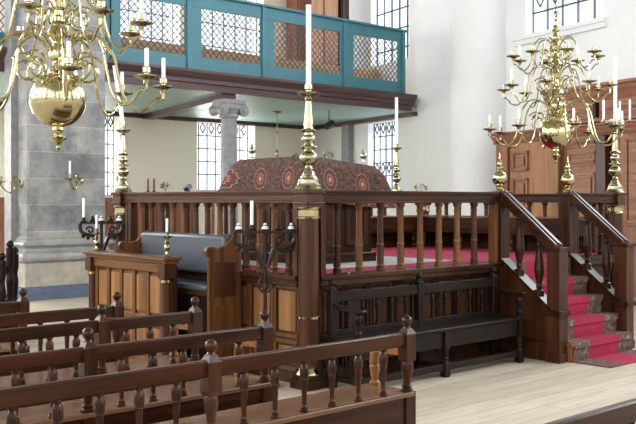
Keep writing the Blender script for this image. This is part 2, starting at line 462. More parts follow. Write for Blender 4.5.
# dark beam profile extruded along x (y outline toward the room)
pf = [(YG+.12, ZS), (YG+.02, ZS), (YG+.02, ZS+.13), (YG-.03, ZS+.14), (YG-.03, ZG-.16), (YG-.10, ZG-.12), (YG-.16, ZG-.05), (YG-.16, ZG), (YG+.12, ZG)]
be.prism(pf, 'x', GX0, xe+.30)
be.build('gallery_beam', 'beam_x', gal)
MB().box(GX0, xe+1.3, YG+.1, YW, ZS, ZS+.1).build('gallery_soffit', 'soffit', gal)
MB().box(GX0, xe+2.0, YG+.12, YW, ZG-.08, ZG).build('gallery_deck', 'tan', gal)
cn = MB().box(GX0, 18.5, YW-.12, YW, ZS-.10, ZS)
pe = wpt(-4.4)
cn.build('gallery_wall_cornice', 'beam_x', gal)
c2 = MB().box(-4.6, .6, -.14, 0, ZS-.10, ZS); o = c2.build('gallery_wall_cornice', 'beam_x', gal); o.location = W0; o.rotation_euler = (0,0,ROTW)
for px in (229, 26):
    x = at_y(px, YG+.15)
    if px == 26: x = at_y(60, YG+.15)
    q = Vector((x, YG+.15, 0)); tdir = -WD
    L_ = (YW-YG-.2)/tdir.y
    MB().bar((q.x, q.y, ZS-.06), (q.x+tdir.x*L_, q.y+tdir.y*L_, ZS-.06), .30, .12).build('soffit_beam', 'beam_y', gal)
posts = [GX0+.3, at_y(37, YG), at_y(112, YG), at_y(188, YG), at_y(262.8, YG), at_y(343.6, YG), GX1-.06]
for x in posts:
    MB().box(x-.05, x+.05, YG-.06, YG+.06, ZG, ztop).build('gallery_post', 'teal', gal, bevel=.006)
MB().box(GX0, GX1+.04, YG-.10, YG+.10, ztop, ztop+.05).build('gallery_rail', 'teal', gal, bevel=.01)
opens = {3: (201.2, 260.3), 4: (273.7, 340), 5: (353, 397)}
for i, (a, b) in enumerate(zip(posts, posts[1:])):
    if i in (3, 4, 5): pass
    if i == 3: ua, ub = at_y(201, YG), at_y(260, YG)
    elif i == 4: ua, ub = at_y(273.7, YG), at_y(340, YG)
    elif i == 5: ua, ub = at_y(353, YG), at_y(397.5, YG)
    elif i == 2: ua, ub = at_y(120, YG), at_y(185.7, YG)
    else: ua, ub = a+.15, b-.12
    za, zb = ZG+(ztop-ZG)*.185, ZG+(ztop-ZG)*.835
    fr = MB()
    fr.box(a+.05, b-.05, YG-.025, YG+.025, ZG, za); fr.box(a+.05, b-.05, YG-.025, YG+.025, zb, ztop)
    fr.box(a+.05, ua, YG-.025, YG+.025, za, zb); fr.box(ub, b-.05, YG-.025, YG+.025, za, zb)
    fo = fr.build('gallery_panel', 'teal', gal, bevel=.005)
    la = MB(); W = ub-ua; Hh = zb-za; stp = .142
    n = int((W+Hh)/stp)+1
    for k in range(n+1):
        c = k*stp
        # rising diagonal: starts (c-Hh, 0) -> (c, Hh)
        x0, z0, x1, z1 = c-Hh, 0, c, Hh
        if x0 < 0: z0 -= x0; x0 = 0
        if x1 > W: z1 -= (x1-W); x1 = W
        if x1-x0 > .02:
            la.bar((ua+x0, YG-.006, za+z0), (ua+x1, YG-.006, za+z1), .009, .0155)
            la.bar((ua+x0, YG+.006, zb-z0), (ua+x1, YG+.006, zb-z1), .009, .0155)
    la.build('lattice', 'iron', fo)

# things up on the gallery
def gal_bench(x0, x1, y, label):
    t = thing('gallery_bench', label, 'bench', ((x0+x1)/2, y, ZG)); w = (x1-x0)/2
    MB().box(-w, w, -.02, .02, .35, .80).build('backrest', 'tan', t)
    MB().box(-w, w, .02, .42, .38, .42).build('seat', 'tan', t)
    for s in (-1, 1): MB().box(s*w-.03, s*w+.03, -.04, .42, 0, .84).build('bench_end', 'tan', t)
gal_bench(at_y(105, YG+1.7), at_y(186, YG+1.7), YG+1.7, 'tan oak bench seen behind the lattice panel at the far left of the gallery')
gal_bench(at_y(203, YG+1.7), at_y(266, YG+1.7), YG+1.7, 'tan oak bench behind the middle lattice panel of the gallery')
gal_bench(at_y(278, YG+1.7), at_y(375, YG+1.7), YG+1.7, 'long tan oak bench behind the two right lattice panels of the gallery')
def gal_cab(px0, px1, label, col='ark_z', y=YW-.5):
    pass; x0, x1 = at_y(px0, y), at_y(px1, y)
    t = thing('tall_cabinet', label, 'cabinet', ((x0+x1)/2, y, ZG)); w = (x1-x0)/2
    MB().box(-w, w, 0, .45, 0, 4.5).build('body', col, t)
    MB().box(-w+.04, w-.04, -.03, 0, .15, 4.3).build('door', col, t)
gal_cab(297, 320, 'tall reddish wooden cupboard up on the gallery behind the tall candle')
gal_cab(323, 338, 'pale pinkish wooden door panel up on the gallery, right of the tall candle', 'arkp', 17.5)
gal_cab(341, 349, 'narrow dark wooden post at the right end of the gallery cupboards', 'wood_z', 17.5)

# ionic column under gallery
xi = at_y(229, YG+.15)
ic = thing('stone_column', 'slim grey stone column with scrolled capital holding up the gallery', 'column', (xi, YG+.15, 0))
r0 = .178
MB().lathe([(r0*1.3,0),(r0*1.3,.1),(r0*1.2,.16),(r0*1.05,.2),(r0*1.04,1.2),(r0*.88,ZS-.50)], n=24).build('shaft', 'stoneplain', ic)
cp = MB(); cp.lathe([(r0*.88,ZS-.50),(r0*1.1,ZS-.47),(r0*1.1,ZS-.42),(r0*.95,ZS-.40),(r0*1.2,ZS-.30)], n=24)
cp.box(-.30,.30,-.17,.17,ZS-.31,ZS-.20); cp.box(-.27,.27,-.19,.19,ZS-.2,ZS-.12)
for sx in (-1, 1):
    cp.lathe([(.11,-.19),(.115,-.15),(.07,0),(.115,.15),(.11,.19)], n=16, mat=Matrix.Translation((sx*.255,0,ZS-.335)) @ Matrix.Rotation(PI/2, 4, 'X'))
    for sy in (-1,1): cp.lathe([(.05,-.02),(.05,.02)], n=12, mat=Matrix.Translation((sx*.255,sy*.2,ZS-.335)) @ Matrix.Rotation(PI/2, 4, 'X'))
cp.build('capital', 'stoneplain', ic)
# wall pilaster at far right under gallery
sp = (ws(346.5)+ws(353.5))/2
struct(wall_local('pilaster', 'stoneplain', MB().box(ws(346.5), ws(353.5), -.16, 0, 0, ZS-.1)))

# pendant under gallery
pq = at_d(277, 19.2*K)
t = thing('pendant_lamp', 'thin brass pendant hanging from the green ceiling under the gallery', 'lamp', (pq[0], pq[1], ZS))
MB().lathe([(.0,0),(.10,-.005),(.11,-.03),(.03,-.06),(0,-.06)], n=16).build('ceiling_rose', 'oldbrass', t)
MB().tube([(0,0,-.05),(0,0,-.95)], .007, 6).build('rod', 'oldbrass', t)
MB().lathe([(0,-.55),(.03,-.52),(0,-.49)], n=12).lathe([(0,-1.15),(.015,-1.1),(.045,-1.05),(.05,-1.0),(.02,-.95),(.012,-.92)], n=12).build('finial', 'oldbrass', t)
# spotlight
pq = at_d(329, 19.0*K)
t = thing('spotlight', 'small black spotlight fixed under the right end of the gallery', 'spotlight', (pq[0], pq[1], ZS))
MB().tube([(0,0,0),(0,0,-.30)], .012, 8).build('bracket', 'black', t)
MB().lathe([(.05,-.13),(.08,-.1),(.10,.12),(.09,.13),(0,.11)], n=16, mat=Matrix.Translation((0,0,-.36)) @ Matrix.Rotation(1.2, 4, 'Y')).build('lamp_head', 'black', t)

# ------------------------------------------------------------------ ARK
OFF = .9
A0 = wpt(0, OFF)
def a_s(px): return ws(px, OFF)
def a_z(px, py): return wz(px, py, OFF)
s0 = a_s(496); s1 = a_s(690)
ark = thing('holy_ark', 'tall carved reddish wooden ark with stepped cornices against the white wall', 'cabinet', (A0.x, A0.y, 0), ROTW)
zc1 = a_z(500, 133); zc2 = a_z(590, 84)
# local: x = s ; y=0 front, y>0 away from the room
MB().box(s0, s1, .05, .85, 0, zc1-.12).build('lower_body', 'ark_z', ark)
su = a_s(545)
MB().box(su, s1, .15, .85, zc1+.05, zc2-.15).build('upper_body', 'ark_x', ark)
def cornice(z, x0, x1, y0, h):
    c = MB(); pr = [(y0+.1, z-h), (y0, z-h), (y0-.03, z-h*.7), (y0-.07, z-h*.5), (y0-.09, z-h*.25), (y0-.14, z-h*.15), (y0-.14, z), (y0+.1, z)]
    c.prism(pr, 'x', x0-.12, x1); c.box(x0-.14, x0, y0-.14, .85, z-h*.2, z); c.box(x0-.07, x0, y0-.07, .85, z-h, z-h*.2)
    return c
cornice(zc1, s0, s1, .05, .22).build('lower_cornice', 'ark_x', ark)
cornice(zc2, su, s1, .15, .30).build('upper_cornice', 'ark_x', ark)
def panel(u0, u1, z0, z1, y, nm='panel', mat='arkp', inner=True):
    p = MB(); e = .05
    p.box(u0, u1, y-.03, y, z0, z1)
    o = p.build(nm, mat, ark, bevel=.004)
    if inner:
        q = MB()
        for a, b, c, d in ((u0+e, u1-e, z0+e, z0+e*1.9), (u0+e, u1-e, z1-e*1.9, z1-e), (u0+e, u0+e*1.9, z0+e, z1-e), (u1-e*1.9, u1-e, z0+e, z1-e)): q.box(a, b, y-.06, y-.03, c, d)
        q.frustum((u0+u1)/2, y-.04, z0+.14, z1-.14, (u1-u0)/2-.14, (u1-u0)/2-.14, .02, .02)
        q.build('moulding', 'ark_x', o, bevel=.003)
    return o
MB().box(a_s(497), a_s(508), -.03, .05, 0, zc1-.22).build('pilaster', 'ark_z', ark, bevel=.005)
panel(a_s(509), a_s(552), 1.2, zc1-.24, .05, inner=False)
for za, zb in ((a_z(520,171), a_z(520,151)), (1.45, a_z(520,178))):
    q = MB(); u0, u1 = a_s(512.5), a_s(528); y = .02
    for a, b, c, d in ((u0, u1, za, za+.05), (u0, u1, zb-.05, zb), (u0, u0+.05, za, zb), (u1-.05, u1, za, zb)): q.box(a, b, y-.05, y, c, d)
    q.box(u0+.1, u1-.1, y-.04, y, za+.1, zb-.1)
    q.build('raised_panel', 'ark_z', ark, bevel=.006)
MB().box(a_s(554), a_s(562), -.10, .05, 0, zc1-.22).build('pilaster', 'gold', ark, bevel=.008)
for za, zb in ((a_z(580,147), a_z(580,136)), (a_z(580,166), a_z(580,149)), (1.3, a_z(580,170))):
    panel(a_s(566), a_s(597), za, zb, .05, mat='ark_x')
MB().box(a_s(601), a_s(611), -.14, .05, 0, zc1-.22).build('pilaster', 'wood_z', ark, bevel=.008)
panel(a_s(624), a_s(670), 1.2, zc1-.24, .02, mat='gold')
zu0, zu1 = zc1+.12, zc2-.34
for a, b in ((549, 588), (594, 636), (640, 680)):
    panel(a_s(a), a_s(b), zu0, zu1, .15, mat='ark_x')
MB().box(a_s(590), a_s(593), .06, .15, zu0, zc2-.3).build('pilaster', 'wood_z', ark)

# ------------------------------------------------------------------ BIMAH
BX0, BX1, BY0, BY1 = 5.25, 10.29, 5.97, 9.12
ZP = .955; ZR = 1.715; RT = .115
bi = thing('reading_platform', 'raised dark wooden platform with balustrade and corner candlesticks, centre of the room', 'platform', (BX0, BY0, 0))
def B(mb, name, mat, par=None, bevel=.004):
    # world coordinates -> platform coordinates
    bmesh.ops.translate(mb.bm, verts=mb.bm.verts, vec=(-BX0, -BY0, 0))
    return mb.build(name, mat, par or bi, bevel=bevel)
XS0, XS1 = 7.96, 9.25      # stair opening (post centres)
B(MB().box(BX0+.02, BX1-.02, BY0+.02, BY1-.02, ZP-.12, ZP), 'deck', 'wood_x')
# base wall cores
B(MB().box(BX0+.02, BX0+.06, BY0+.02, BY1-.02, 0, ZP-.1), 'side_wall', 'red_z')
B(MB().box(BX0+.06, XS0, BY0+.02, BY0+.06, 0, ZP-.1), 'side_wall', 'wood_z')
B(MB().box(XS1, BX1-.02, BY0+.02, BY0+.06, 0, ZP-.1), 'side_wall', 'wood_z')
B(MB().box(BX1-.06, BX1-.02, BY0+.06, BY1-.02, 0, ZP-.1), 'side_wall', 'wood_z')
B(MB().box(BX0+.06, BX1-.06, BY1-.06, BY1-.02, 0, ZP-.1), 'side_wall', 'wood_z')
def side_panels(axis, a, b, n, plane, sgn, mat, mat2):
    w = (b-a)/n
    for i in range(n):
        for z0, z1 in ((.14, .36), (.43, .85)):
            u0, u1 = a+i*w+.035, a+(i+1)*w-.035
            m = MB(); mm = MB()
            def bx(m_, ua, ub, za, zb, d0, d1):
                lo, hi = sorted((plane+sgn*d0, plane+sgn*d1))
                if axis == 'x': m_.box(ua, ub, lo, hi, za, zb)
                else: m_.box(lo, hi, ua, ub, za, zb)
            bx(m, u0+.03, u1-.03, z0+.03, z1-.03, 0, .012)
            o = B(m, 'panel', mat, bevel=.008)
            for q in ((u0-.02, u1+.02, z1-.01, z1+.025), (u0-.02, u1+.02, z0-.025, z0+.01), (u0-.03, u0, z0-.02, z1+.02), (u1, u1+.03, z0-.02, z1+.02)):
                bx(mm, *q, 0, .022)
            B(mm, 'panel_frame', mat2, o, bevel=.003)
            o2 = o; 
            for ch in o.children: pass
side_panels('y', BY0+.12, BY1-.12, 8, BX0+.02, -1, 'gold', 'warm_z')
side_panels('x', BX0+.12, XS0-.1, 8, BY0+.02, -1, 'red_z', 'wood_z')
def rails(axis, a, b, c, mt='red'):
    def bx(w, z0, z1):
        m = MB()
        return m.box(a, b, c-w, c+w, z0, z1) if axis == 'x' else m.box(c-w, c+w, a, b, z0, z1)
    m = bx(.075, ZR-.022, ZR)
    for w, z0, z1 in ((.062, ZR-.04, ZR-.022), (.05, ZR-.095, ZR-.04), (.058, ZR-RT, ZR-.095)):
        if axis == 'x': m.box(a, b, c-w, c+w, z0, z1)
        else: m.box(c-w, c+w, a, b, z0, z1)
    B(m, 'handrail', mt+'_'+axis)
    m = bx(.075, ZP-.03, ZP+.012)
    if axis == 'x': m.box(a, b, c-.06, c+.055, ZP-.08, ZP-.03)
    else: m.box(c-.06, c+.055, a, b, ZP-.08, ZP-.03)
    B(m, 'base_rail', 'wood_'+axis)
rails('x', BX0+.09, XS0-.05, BY0, 'wood'); rails('y', BY0+.09, BY1-.08, BX0)
rails('x', XS1+.05, BX1-.08, BY0, 'wood'); rails('y', BY0+.08, BY1-.08, BX1, 'wood'); rails('x', BX0+.08, BX1-.08, BY1, 'wood')
hb = ZR-RT-ZP-.012
bal = [(r_*.88, z_) for r_, z_ in [(.048,0),(.048,.03),(.040,.034),(.044,.05),(.036,.062),(.0375,.075),(.0365,.23),(.0400,.236),(.0400,.25),(.0355,.258),(.031,hb-.09),(.036,hb-.085),(.036,hb-.075),(.031,hb-.07),(.031,hb-.045),(.042,hb-.03),(.046,hb-.022),(.046,hb)]]
me_bal = {k: MB().lathe(bal, n=14).mesh('baluster', k) for k in ('wood_z', 'red_z', 'warm_z')}
def bline(pts):
    for x, y, k in pts: link('baluster', me_bal[k], bi, (x-BX0, y-BY0, ZP+.012))
bline([(5.587+.277*i, BY0, ['wood_z','warm_z','red_z','warm_z','warm_z','warm_z','warm_z','red_z'][i]) for i in range(8)])
bline([(BX0, 6.232+.2079*i, ['red_z','warm_z','warm_z','red_z','red_z','warm_z','red_z'][i % 7]) for i in range(13)])
bline([(9.42+.27*i, BY0, 'wood_z') for i in range(3)])
bline([(BX1, BY0+.3+.24*i, 'red_z') for i in range(11)])
bline([(BX0+.3+.28*i, BY1, 'red_z') for i in range(16)])
# half posts
for x, y in ((BX0+.135, BY0), (XS0-.11, BY0)): B(MB().box(x-.03, x+.03, y-.045, y+.045, ZP, ZR-RT), 'half_post', 'wood_z' if x < 6 else 'warm_z')
for x, y in ((BX0, BY0+.13), (BX0, BY1-.14), (BX0, BY1-.21)): B(MB().box(x-.045, x+.045, y-.028, y+.028, ZP, ZR-RT), 'half_post', 'red_z')
# corner columns
def corner_col(x, y):
    c = MB()
    c.lathe([(.098,.17),(.098,.19),(.094,.20),(.094,.7),(.088,1.44),(.088,1.56)], x, y, n=28)
    o = B(c, 'corner_column', 'red_z', bevel=0)
    b = MB().box(x-.115, x+.115, y-.115, y+.115, 0, .08).box(x-.10, x+.10, y-.10, y+.10, .08, .12); B(b, 'column_base', 'wood_z', o)
    b = MB().box(x-.088, x+.088, y-.088, y+.088, 1.56, ZR-.03).box(x-.105, x+.105, y-.105, y+.105, ZR-.03, ZR+.004).box(x-.1, x+.1, y-.1, y+.1, 1.59, 1.61); B(b, 'column_cap', 'red_z', o)
    B(MB().lathe([(.095,1.46),(.104,1.465),(.106,1.48),(.096,1.49),(.096,1.54),(.104,1.55),(.106,1.565),(.09,1.57)], x, y, n=28), 'brass_collar', 'brass', o, bevel=0)
    B(MB().lathe([(.098,.60),(.106,.605),(.106,.625),(.098,.63)], x, y, n=28), 'brass_band', 'brass', o, bevel=0)
    B(MB().lathe([(.12,.12),(.125,.13),(.118,.15),(.105,.165),(.098,.18)], x, y, n=28), 'brass_base', 'brass', o, bevel=0)
for ch in ((BX0, BY0), (BX0, BY1), (BX1, BY0), (BX1, BY1)): corner_col(*ch)

# ball finial mesh
fin = [(0.0,0.0),(.062,0),(.064,.012),(.045,.02),(.030,.03),(.030,.045),(.048,.055),(.034,.066)]
for k in range(9):
    a = -1.15+k*(2.3/8); fin.append((.082*math.cos(a), .14+.082*math.sin(a)))
fin += [(.030,.225),(.026,.235),(.040,.247),(.040,.255),(.022,.268),(.030,.29),(.022,.315),(.010,.34),(.014,.355),(.008,.37),(.001,.42)]
me_fin = MB().lathe(fin, n=24).mesh('ball_finial', 'brass')
# stair gate posts
for x in (XS0, XS1):
    m = MB().box(x-.075, x+.075, BY0-.075, BY0+.075, 0, ZR-.03)
    p = B(m, 'gate_post', 'wood_z')
    B(MB().box(x-.095, x+.095, BY0-.095, BY0+.095, ZR-.03, ZR+.006), 'post_cap', 'wood_z', p)
    tag(link('ball_finial', me_fin, p, (x-BX0, 0, ZR+.006)), 'round brass finial on post')
# stairs going down towards -Y
YN = 5.26; NR = 5; RISE = ZP/NR; TR = .185
for k in range(1, NR):
    y1 = BY0-.075-(NR-1-k)*TR; y0 = y1-TR-.02
    m = MB().box(XS0+.06, XS1-.06, y0, y1+.02, 0 if k == 1 else (k-1)*RISE, k*RISE-.03).box(XS0+.05, XS1-.05, y0-.025, y1+.02, k*RISE-.035, k*RISE)
    B(m, 'step', 'newel')
zn = 1.13
for x in (XS0, XS1):
    n_ = B(MB().box(x-.075, x+.075, YN-.075, YN+.075, 0, zn+.02), 'newel_post', 'red_z')
    B(MB().box(x-.085, x+.085, YN-.085, YN+.085, 0, .09), 'newel_base', 'red_z', n_)
    B(MB().box(x-.09, x+.09, YN-.095, YN+.09, zn-.01, zn+.025), 'newel_cap', 'wood_z', n_)
    ya, yb = BY0-.06, YN-.02
    za, zb = ZR+.01, zn+.05
    def slab(w, o0, o1): return MB().prism([(ya, za+o0), (ya, za+o1), (yb, zb+o1), (yb, zb+o0)], 'x', x-w, x+w)
    m = slab(.075, -.03, -.005)
    for dx_ in (-.045, 0, .045): m.prism([(ya, za-.006), (ya, za+(.02 if dx_ == 0 else .006)), (yb, zb+(.02 if dx_ == 0 else .006)), (yb, zb-.006)], 'x', x+dx_-.016, x+dx_+.016)
    for w, o0, o1 in ((.062, -.12, -.03),):
        m.prism([(ya, za+o0), (ya, za+o1), (yb, zb+o1), (yb, zb+o0)], 'x', x-w, x+w)
    B(m, 'stair_handrail', 'wood_y')
    # closed string with sloping top
    zsa, zsb = .99, .52
    m = MB().prism([(BY0-.07, 0), (BY0-.07, zsa), (YN+.06, zsb), (YN+.06, 0)], 'x', x-.045, x+.045)
    B(m, 'stringer', 'red_z')
    m = MB().prism([(BY0-.07, zsa), (BY0-.07, zsa+.03), (YN-.07, zsb-.06+.03-.03), (YN-.07, zsb-.09)], 'x', x-.075, x+.075)
    B(m, 'stringer_cap', 'wood_y')
    mid = MB().box(x-.095, x+.095, YN-.1, YN+.08, .47, .52)
    B(mid, 'newel_band', 'wood_z', n_)
    B(MB().box(x-.052, x+.052, YN+.07, BY0-.075, .18, .21), 'string_moulding', 'wood_z')
    for f_ in (.30, .70):
        y = BY0-.07+(YN-BY0+.1)*f_; b0 = zsa+.03+(zsb-zsa-.03)*f_; tz = za-.12+(zb-za)*f_; h = tz-b0
        pr = [(.050,-.03),(.050,.035),(.026,.05),(.036,.075),(.026,.10),(.040,h*.3),(.055,h*.42),(.046,h*.6),(.030,h*.82),(.026,h*.88),(.036,h*.91),(.030,h*.94),(.038,h+.03)]
        B(MB().lathe(pr, x, y, b0, n=16), 'stair_baluster', 'wood_z', bevel=0)

# stair carpet (crimson with floral border)
def stair_run(x0, x1, name, mat, par=None):
    m = MB(); th = .008; pts = [(BY0+.1, ZP+.002)]
    for k in range(NR-1, 0, -1):
        y1 = BY0-.075-(NR-1-k)*TR; yn = y1-TR-.048
        if k == NR-1: pts.append((y1-.005, ZP+.002))
        pts += [(y1-.005 if k == NR-1 else y1-.03, k*RISE+.002), (yn, k*RISE+.002), (yn, k*RISE-.05), (yn+.02, k*RISE-.055)]
        if k > 1: pass
    pts += [(pts[-1][0], .004), (pts[-1][0]-.42, .004)]
    out = pts; top = []
    n = len(pts)
    for i, p in enumerate(pts):
        a = Vector(pts[max(i-1, 0)]); b = Vector(pts[min(i+1, n-1)]); d = (b-a).normalized()
        top.append((p[0]-(-d.y)*th*1.0*-1 if False else p[0]+d.y*th, p[1]-d.x*th))
    for i in range(n-1):
        a, b, c, d = out[i], out[i+1], top[i+1], top[i]
        m.prism([a, b, c, d], 'x', x0, x1)
    o = m.build(name, mat, par)
    return o
sc1 = tag(stair_run(XS0+.36, XS1-.36, 'stair_carpet', 'redcarpet'), 'crimson stair carpet with floral border running down the platform steps', 'carpet')
for a, b in ((XS0+.08, XS0+.36), (XS1-.36, XS1-.08)): stair_run(a, b, 'carpet_border', 'border', sc1)

# carpets on deck
dc = tag(MB().box(BX0+.09, BX1-.09, BY0+.10, BY1-.09, ZP+.001, ZP+.012).build('deck_carpet', 'redcarpet'), 'crimson carpet covering the platform floor behind the balusters', 'carpet')
tag(MB().box(BX0+.42, 7.75, BY0+.48, 8.75, ZP+.013, ZP+.02).build('floor_cloth', 'greycarpet'), 'pale grey floorcloth under the cloth covered reading desk', 'rug')

# reading desk + cloth
DX0, DX1, DY0, DY1 = 6.12, 7.05, 6.95, 8.10
dk = thing('reading_desk', 'dark panelled wooden reading desk mostly hidden under a patterned rug', 'desk', ((DX0+DX1)/2, (DY0+DY1)/2, ZP+.02))
w, l = (DX1-DX0)/2-.02, (DY1-DY0)/2-.02
MB().box(-w, w, -l, l, .0, .9).build('body', 'wood_z', dk, bevel=.005)
MB().box(-w-.04, w+.04, -l-.04, l+.04, 0, .1).build('plinth', 'wood_x', dk, bevel=.008)
for i in range(2):
    u0 = -w+.06+i*w; 
    p = MB().box(u0, u0+w-.12, -l-.015, -l, .18, .62).build('panel', 'red_z', dk, bevel=.01)
    MB().box(u0+.07, u0+w-.19, -l-.025, -l-.015, .25, .55).build('raised_field', 'wood_z', p, bevel=.01)
    v0 = -l+.06+i*l
    p = MB().box(-w-.015, -w, v0, v0+l-.12, .18, .62).build('panel', 'red_z', dk, bevel=.01)
    MB().box(-w-.025, -w-.015, v0+.07, v0+l-.19, .25, .55).build('raised_field', 'wood_z', p, bevel=.01)
MB().prism([(-w-.02, .88), (w+.02, .88), (w+.02, 1.00), (-w-.02, 1.09)], 'y', -l-.02, l+.02).build('sloping_top', 'wood_x', dk)

def cloth():
    bm = bmesh.new(); uvl = bm.loops.layers.uv.new('UVMap')
    zl = lambda x: 2.055-(x-DX0)*.09
    per = []
    def seg(p, q, n):
        for i in range(n): per.append((p[0]+(q[0]-p[0])*i/n, p[1]+(q[1]-p[1])*i/n))
    seg((DX0,DY0),(DX1,DY0),14); seg((DX1,DY0),(DX1,DY1),14); seg((DX1,DY1),(DX0,DY1),14); seg((DX0,DY1),(DX0,DY0),14)
    N = len(per); cx, cy = (DX0+DX1)/2, (DY0+DY1)/2
    s = [0]
    for i in range(N): a = per[i]; b = per[(i+1)%N]; s.append(s[-1]+math.hypot(a[0]-b[0], a[1]-b[1]))
    rows = []
    for k in range(8):
        f = k/7; drop = .43*f; row = []
        for i, (x, y) in enumerate(per):
            ox, oy = x-cx, y-cy
            nx = -1 if abs(x-DX0) < 1e-5 else (1 if abs(x-DX1) < 1e-5 else 0); ny = -1 if abs(y-DY0) < 1e-5 else (1 if abs(y-DY1) < 1e-5 else 0)
            corner = nx != 0 and ny != 0
            flare = .03+.055*f**1.0
            if y > DY1-.01 or x > DX1-.01: flare = .03+.165*f**.8
            if f == 0: flare = 0.0
            wav = .012*f*math.sin(s[i]*19)
            row.append(bm.verts.new((x+nx*(flare+wav), y+ny*(flare+wav), zl(x)-(drop if k else 0)+(0 if k else .012))))
        rows.append(row)
    for k in range(7):
        for i in range(N):
            j = (i+1) % N
            fc = bm.faces.new((rows[k][i], rows[k][j], rows[k+1][j], rows[k+1][i])); fc.smooth = True
            for lp, (ss, vv) in zip(fc.loops, ((s[i], k), (s[i+1], k), (s[i+1], k+1), (s[i], k+1))): lp[uvl].uv = (ss, vv/7*.43)
    c = bm.verts.new((cx, cy, zl(cx)+.02))
    for i in range(N):
        fc = bm.faces.new((rows[0][(i+1)%N], rows[0][i], c)); fc.smooth = True
        for lp in fc.loops: lp[uvl].uv = (lp.vert.co.x, .05+.3*abs(lp.vert.co.y-cy))
    bmesh.ops.recalc_face_normals(bm, faces=bm.faces[:])
    me = bpy.data.meshes.new('rug_cloth'); bm.to_mesh(me); bm.free(); me.materials.append(M['kilim'])
    o = link('patterned_rug_cloth', me)
    md = o.modifiers.new('thickness', 'SOLIDIFY'); md.thickness = .012; md.offset = 1
    return tag(o, 'red and dark patterned oriental rug draped over the reading desk', 'tablecloth')
cloth()
# silver knobs on desk corners
kn = [(0,0),(.035,0),(.035,.01),(.018,.02),(.014,.05)]+[(.04*math.cos(-1.2+k*.3), .088+.04*math.sin(-1.2+k*.3)) for k in range(9)]+[(.014,.13),(.018,.14),(.008,.16),(.001,.19)]
me_kn = MB().lathe(kn, n=20).mesh('knob', 'silver')
tag(link('corner_knob', me_kn, None, (DX0+.10, DY1-.08, 2.09)), 'small silvery ball finial at the left corner of the rug covered desk', 'finial', 'finials on the desk')
tag(link('corner_knob', me_kn, None, (DX1-.06, DY0+.10, 2.02)), 'small silvery ball finial at the right corner of the rug covered desk', 'finial', 'finials on the desk')

# bench on the far side of deck
bb = thing('deck_bench', 'low dark bench along the far balustrade inside the platform', 'bench', (9.97, 7.6, ZP+.013))
MB().box(-.2, .2, -1.35, 1.35, .43, .45).build('seat', 'seat', bb, bevel=.004)
MB().box(-.17, .17, -1.32, 1.32, .22, .42).build('apron', 'wood_y', bb)
MB().box(.15, .17, -1.32, 1.32, 0, .30).build('back_board', 'wood_y', bb)
b2 = thing('deck_bench', 'low dark bench along the rear balustrade behind the reading desk', 'bench', (8.65, 8.86, ZP+.013))
MB().box(-1.05, 1.1, -.18, .16, .42, .45).build('seat', 'seat', b2, bevel=.008)
MB().box(-1.02, 1.07, -.15, .13, .22, .42).build('apron', 'wood_x', b2)
MB().box(-1.6, 1.52, .11, .13, 0, .43).build('back_board', 'wood_x', b2)
for x in (-.98, 0, 1.0):
    for y in (-.12, .1):
        MB().lathe([(.03,0),(.035,.03),(.02,.06),(.03,.1),(.022,.15),(.03,.2),(.03,.23)], n=12).build('leg', 'wood_z', b2, (x, y, 0))
for y in (-1.25, -.42, .42, 1.25):
    for x in (-.14, .14):
        MB().lathe([(.03,0),(.035,.03),(.02,.06),(.03,.1),(.022,.15),(.03,.2),(.03,.23)], n=12).build('leg', 'wood_z', bb, (x, y, 0))

# ------------------------------------------------------------------ candlesticks
# profile measured on the front stick: (radius, height)
cs = [(0,0),(.116,0),(.119,.012),(.110,.020),(.114,.034),(.100,.044),(.100,.052),(.092,.056),(.090,.085),(.078,.095),(.074,.112),(.060,.122),(.052,.15),(.036,.165),(.044,.178),(.032,.19),(.030,.205),
      (.050,.22),(.072,.245),(.081,.275),(.076,.300),(.058,.318),(.044,.330),(.040,.345),(.060,.353),(.078,.366),(.074,.374),(.046,.382),(.040,.395),(.056,.415),(.063,.44),(.056,.462),(.042,.475),
      (.040,.49),(.060,.498),(.069,.51),(.062,.519),(.044,.526),(.040,.54),(.043,.56),(.036,.64),(.028,.74),(.026,.765),(.036,.774),(.028,.784),(.030,.795),(.055,.802),(.096,.828),(.101,.840),(.094,.842),(.04,.825),(.026,.835),(.024,.86),(.034,.87),(.034,.91),(.028,.915),(.0,.9)]
def candlestick(x, y, z, label, hc, sc_=1, lean=(0,0), rc=.022, extra=False, mat='oldbrass', group='large brass candlesticks on the platform balustrade'):
    t = thing('candlestick', label, 'candlestick', (x, y, z), 0, group)
    MB().lathe([(r*sc_, h*sc_) for r, h in cs], n=28).build('stick', mat, t)
    top = Vector((lean[0], lean[1], 1)).normalized()*hc
    MB().tube([(0,0,.90*sc_), (top.x, top.y, .90*sc_+top.z)], rc, 14).build('candle', 'white', t)
    return t
ZC = ZR+.004
candlestick(BX0, BY0, ZC, 'tall brass candlestick with a long white candle on the front corner post', .70)
lv = Vector((-.744, .668))*.09    # leaning to the left of the photo
candlestick(BX0, BY1, ZC, 'brass candlestick with a leaning white candle on the left corner post', .68, .83, (lv.x*1.6, lv.y*1.6))
cR = candlestick(BX1, BY0, ZC, 'brass candlestick ringed by four small candles on the right corner post', .80, .98)
for k in range(5):
    a = k*2*PI/5+.2; 
    q = MB().tube([(0,0,.84),(.08*math.cos(a),.08*math.sin(a),.85),(.17*math.cos(a),.17*math.sin(a),.88)], .007, 8)
    q.lathe([(.0,0),(.045,.006),(.045,.012),(.018,.012),(.018,.03),(0,.03)], .17*math.cos(a), .17*math.sin(a), .88, 12)
    ao = q.build('side_arm', 'oldbrass', cR)
    if k != 3: MB().lathe([(.013,0),(.013,.24),(.0,.245)], .17*math.cos(a), .17*math.sin(a), .905, 10).build('candle', 'white', ao)
